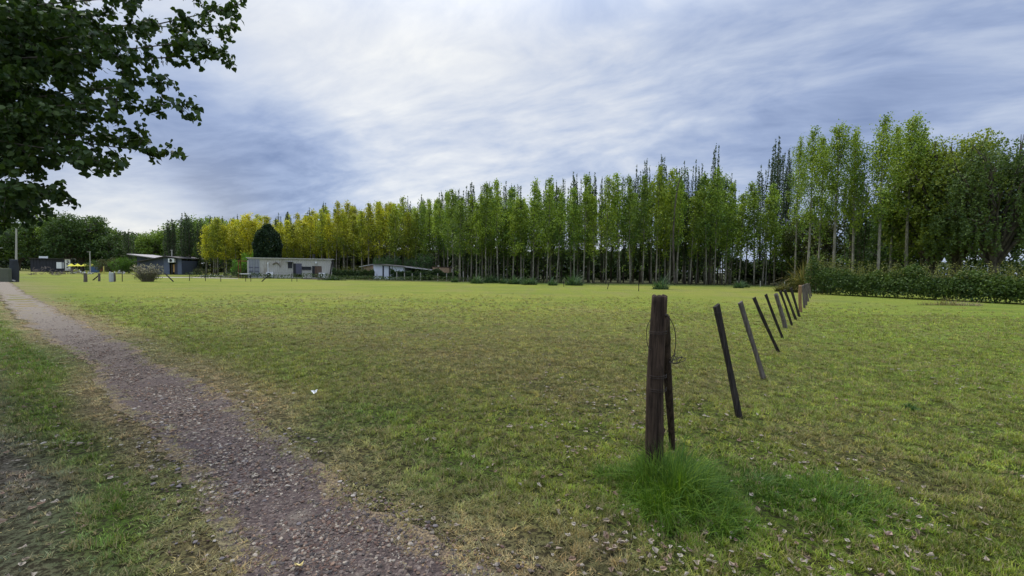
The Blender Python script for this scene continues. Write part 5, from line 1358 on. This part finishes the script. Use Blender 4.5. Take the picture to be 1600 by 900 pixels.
# ------------------------------------------------------------------ overhanging poplar, upper left
TX0, TY0 = -9.4, 6.6
nt = empty('overhanging_poplar', (TX0, TY0, 0), 0, 'large dark-leaved poplar whose branches hang into the upper left of the view', 'tree')
org = Vector((TX0, TY0, 0)); g = np.random.default_rng(5)
m = MB(); tpts = wood_path((0, 0, -.2), (.02, .02, 1), 11.5, 12, g, .2, .04)
m.tube(tpts, list(np.linspace(.30, .05, 13)), 12); m.build('trunk', M_BARKD, nt, True)
def tpt(z): return tpts[min(11, max(0, int(z / 11.5 * 12)))] + Vector((0, 0, 0))
boughs = []
def bough(z0, tip, sag=.3, n_=9):
    a = tpt(z0); b_ = Vector(tip) - org; mid = a.lerp(b_, .5) + Vector((0, 0, sag)); boughs.append(curve([a, a.lerp(mid, .55) + Vector((0, 0, .1)), mid, mid.lerp(b_, .6) - Vector((0, 0, .02)), b_], 5))
for px, py, d, z0, sag in ((372, 8, 5.6, 4.4, .35), (330, 60, 5.4, 4.2, .4), (352, 84, 5.6, 3.9, .45), (365, 40, 5.9, 4.8, .3), (300, 158, 5.3, 3.6, .5), (262, 118, 5.5, 3.8, .5), (205, 150, 5.2, 3.5, .5),
                           (268, 238, 5.4, 3.0, .55), (225, 215, 5.6, 3.1, .5), (180, 255, 5.3, 2.9, .5), (140, 235, 5.0, 2.9, .45), (105, 300, 5.5, 2.5, .5), (60, 328, 5.4, 2.4, .5), (40, 290, 5.0, 2.6, .4), (20, 250, 5.2, 2.8, .3), (80, 250, 5.7, 2.9, .4),
                           (150, 180, 5.9, 3.3, .4), (90, 170, 5.2, 3.3, .4), (40, 180, 5.6, 3.2, .3), (30, 100, 5.2, 3.8, .4), (110, 95, 5.6, 4.0, .4), (180, 75, 5.3, 4.2, .4), (235, 30, 5.5, 4.6, .4), (120, 20, 5.2, 4.8, .4), (50, 20, 5.4, 4.8, .4),
                           (290, -20, 5.5, 5.0, .3), (200, -60, 5.8, 5.4, .3), (60, -80, 5.6, 5.5, .3), (8, 330, 6.0, 2.4, .3), (-60, 300, 6.0, 2.6, .3), (-120, 200, 6.4, 3, .3),
                           (15, 140, 5.8, 3.5, .3), (75, 60, 5.9, 4.3, .3), (60, 215, 5.9, 3.0, .3), (10, 60, 6.2, 4.3, .3), (160, 130, 6.3, 3.8, .3), (130, 60, 6.4, 4.3, .3), (10, 200, 6.4, 3.1, .3), (100, 130, 6.5, 3.6, .3), (-20, 20, 6.0, 4.6, .3), (-10, 110, 5.9, 3.9, .3), (50, 140, 6.3, 3.6, .3), (20, 285, 6.2, 2.7, .3), (75, 290, 6.3, 2.8, .3), (30, 230, 6.9, 3.2, .3), (70, 180, 7.0, 3.4, .3), (120, 160, 6.9, 3.7, .3), (40, 110, 7.0, 4.0, .3), (100, 90, 7.1, 4.2, .3), (150, 40, 7, 4.6, .3), (60, 40, 6.8, 4.6, .3), (5, 300, 6.8, 2.7, .3), (130, 200, 6.6, 3.4, .3), (80, 10, 6.2, 5.0, .3), (175, 20, 6.0, 5, .3), (15, 20, 5.2, 4.8, .3), (15, 170, 5.1, 3.4, .3)):
    bough(z0, A(px, py, d), sag)
NV = len(boughs)
for k in range(44):
    az = k * 2.4; zt_ = 3.0 + 8.0 * (k / 44); R = 3.6 * math.sin(PI * min(1, .25 + .75 * (1 - k / 44))) + .6
    if math.cos(az) > .2 and zt_ < 6.5 : R *= .8
    tip = Vector((TX0 + math.cos(az) * R, TY0 + math.sin(az) * R, zt_ + .6))
    if tip.x > -1.15 * tip.y and tip.z < 1.6 + .8 * tip.y and tip.y > 0: continue
    bough(max(2.2, zt_ - 1.2), tip, .3)
m = MB(); twigs = []
for bi, bp in enumerate(boughs):
    L = sum((bp[i + 1] - bp[i]).length for i in range(len(bp) - 1))
    m.tube(bp, list(np.linspace(.022 if bi < NV else .05, .003, len(bp))), 5, False)
    nt_ = 20 if bi < NV else 12
    for k in range(nt_):
        q = .28 + .72 * (k + g.uniform()) / nt_; i = min(int(q * (len(bp) - 1)), len(bp) - 2); p = bp[i].lerp(bp[i + 1], q * (len(bp) - 1) - i)
        d = (bp[i + 1] - bp[i]).normalized(); sdv = Vector(tuple(norm(g.normal(size=3)))); dd = (d * .8 + sdv * .9 + Vector((0, 0, -.15))).normalized(); tl = (.55 * (1.1 - q) + .16) * g.uniform(.6, 1.2)
        tw = wood_path(p, dd, tl, 4, g, -.05, .12); m.tube(tw, [.005, .004, .003, .0025, .0015], 4, False); twigs.append((tw, tl, bi))
    twigs.append((bp[-5:], .3, bi))
m.build('branches', M_BARKD, nt, False)
# leaf: cordate blade with folded midrib and pointed tip, six triangles
LV = np.array([[0, 0, 0], [.12, .40, .06], [.48, .40, .10], [1.0, 0, -.06], [.48, -.40, .10], [.12, -.40, .06], [.5, 0, 0]])
LF = np.array([[0, 6, 1], [1, 6, 2], [2, 6, 3], [3, 6, 4], [4, 6, 5], [5, 6, 0]])
ctr = []; axs = []; near_idx = []
for tw, tl, bi in twigs:
    B = np.array([tuple(v) for v in tw]); nl = int((tl * (66 if bi < NV else 34)) + 6)
    q = g.uniform(.05, 1, nl) * (len(B) - 1.001); i = q.astype(int); c = B[i] + (B[i + 1] - B[i]) * (q - i)[:, None] + g.normal(0, .03, (nl, 3))
    a = norm(norm(g.normal(size=(nl, 3))) * .75 + np.array([0, 0, -.75])); ctr.append(c); axs.append(a); near_idx.append(np.full(nl, bi))
ctr = np.concatenate(ctr); axs = np.concatenate(axs); bidx = np.concatenate(near_idx); n = len(ctr)
side = norm(np.cross(axs, g.normal(size=(n, 3)))); nrm = np.cross(axs, side); sz = np.clip(g.normal(.067, .014, n), .035, .1) * np.where(bidx < NV, 1, 1.2)
vv = np.clip(g.normal(.4, .25, n), 0, 1)
world_c = ctr + np.array([TX0, TY0, 0]); proj = world_c[:, 0] / np.maximum(world_c[:, 1], .1)
edge = np.argsort(-proj + .6 * 0)          # leaves nearest the open side show singly
single = edge[:280]
rest = np.setdiff1d(np.arange(n), single)
def leafverts(ix): return (ctr[ix][:, None, :] + axs[ix][:, None, :] * (LV[None, :, 0:1] * sz[ix][:, None, None]) + side[ix][:, None, :] * (LV[None, :, 1:2] * sz[ix][:, None, None]) + nrm[ix][:, None, :] * (LV[None, :, 2:3] * sz[ix][:, None, None]))
V = leafverts(rest).reshape(-1, 3); Fc = (LF[None] + (np.arange(len(rest)) * 7)[:, None, None]).reshape(-1, 3)
C_NEAR = (.042, .075, .016, 1)
cm = np_mesh('leaves', V, Fc, vari=np.repeat(vv[rest], 6)); o = link('foliage', cm, nt, M_FOL); o.color = C_NEAR; o['kind'] = 'stuff'
lm_ = []
for k in range(4):
    q = np_mesh('leaf', LV, LF, vari=np.full(6, .2 + .2 * k)); q.materials.append(M_FOL); lm_.append(q)
for j, ix in enumerate(single):
    o = link('leaf', lm_[j % 4], nt); o.color = C_NEAR
    M3 = Matrix((tuple(axs[ix]), tuple(side[ix]), tuple(nrm[ix]))).transposed().to_4x4(); M3.translation = Vector(tuple(ctr[ix])); o.matrix_local = M3 @ Matrix.Scale(float(sz[ix]), 4)
print('near leaves', n, 'objects', len(bpy.data.objects))
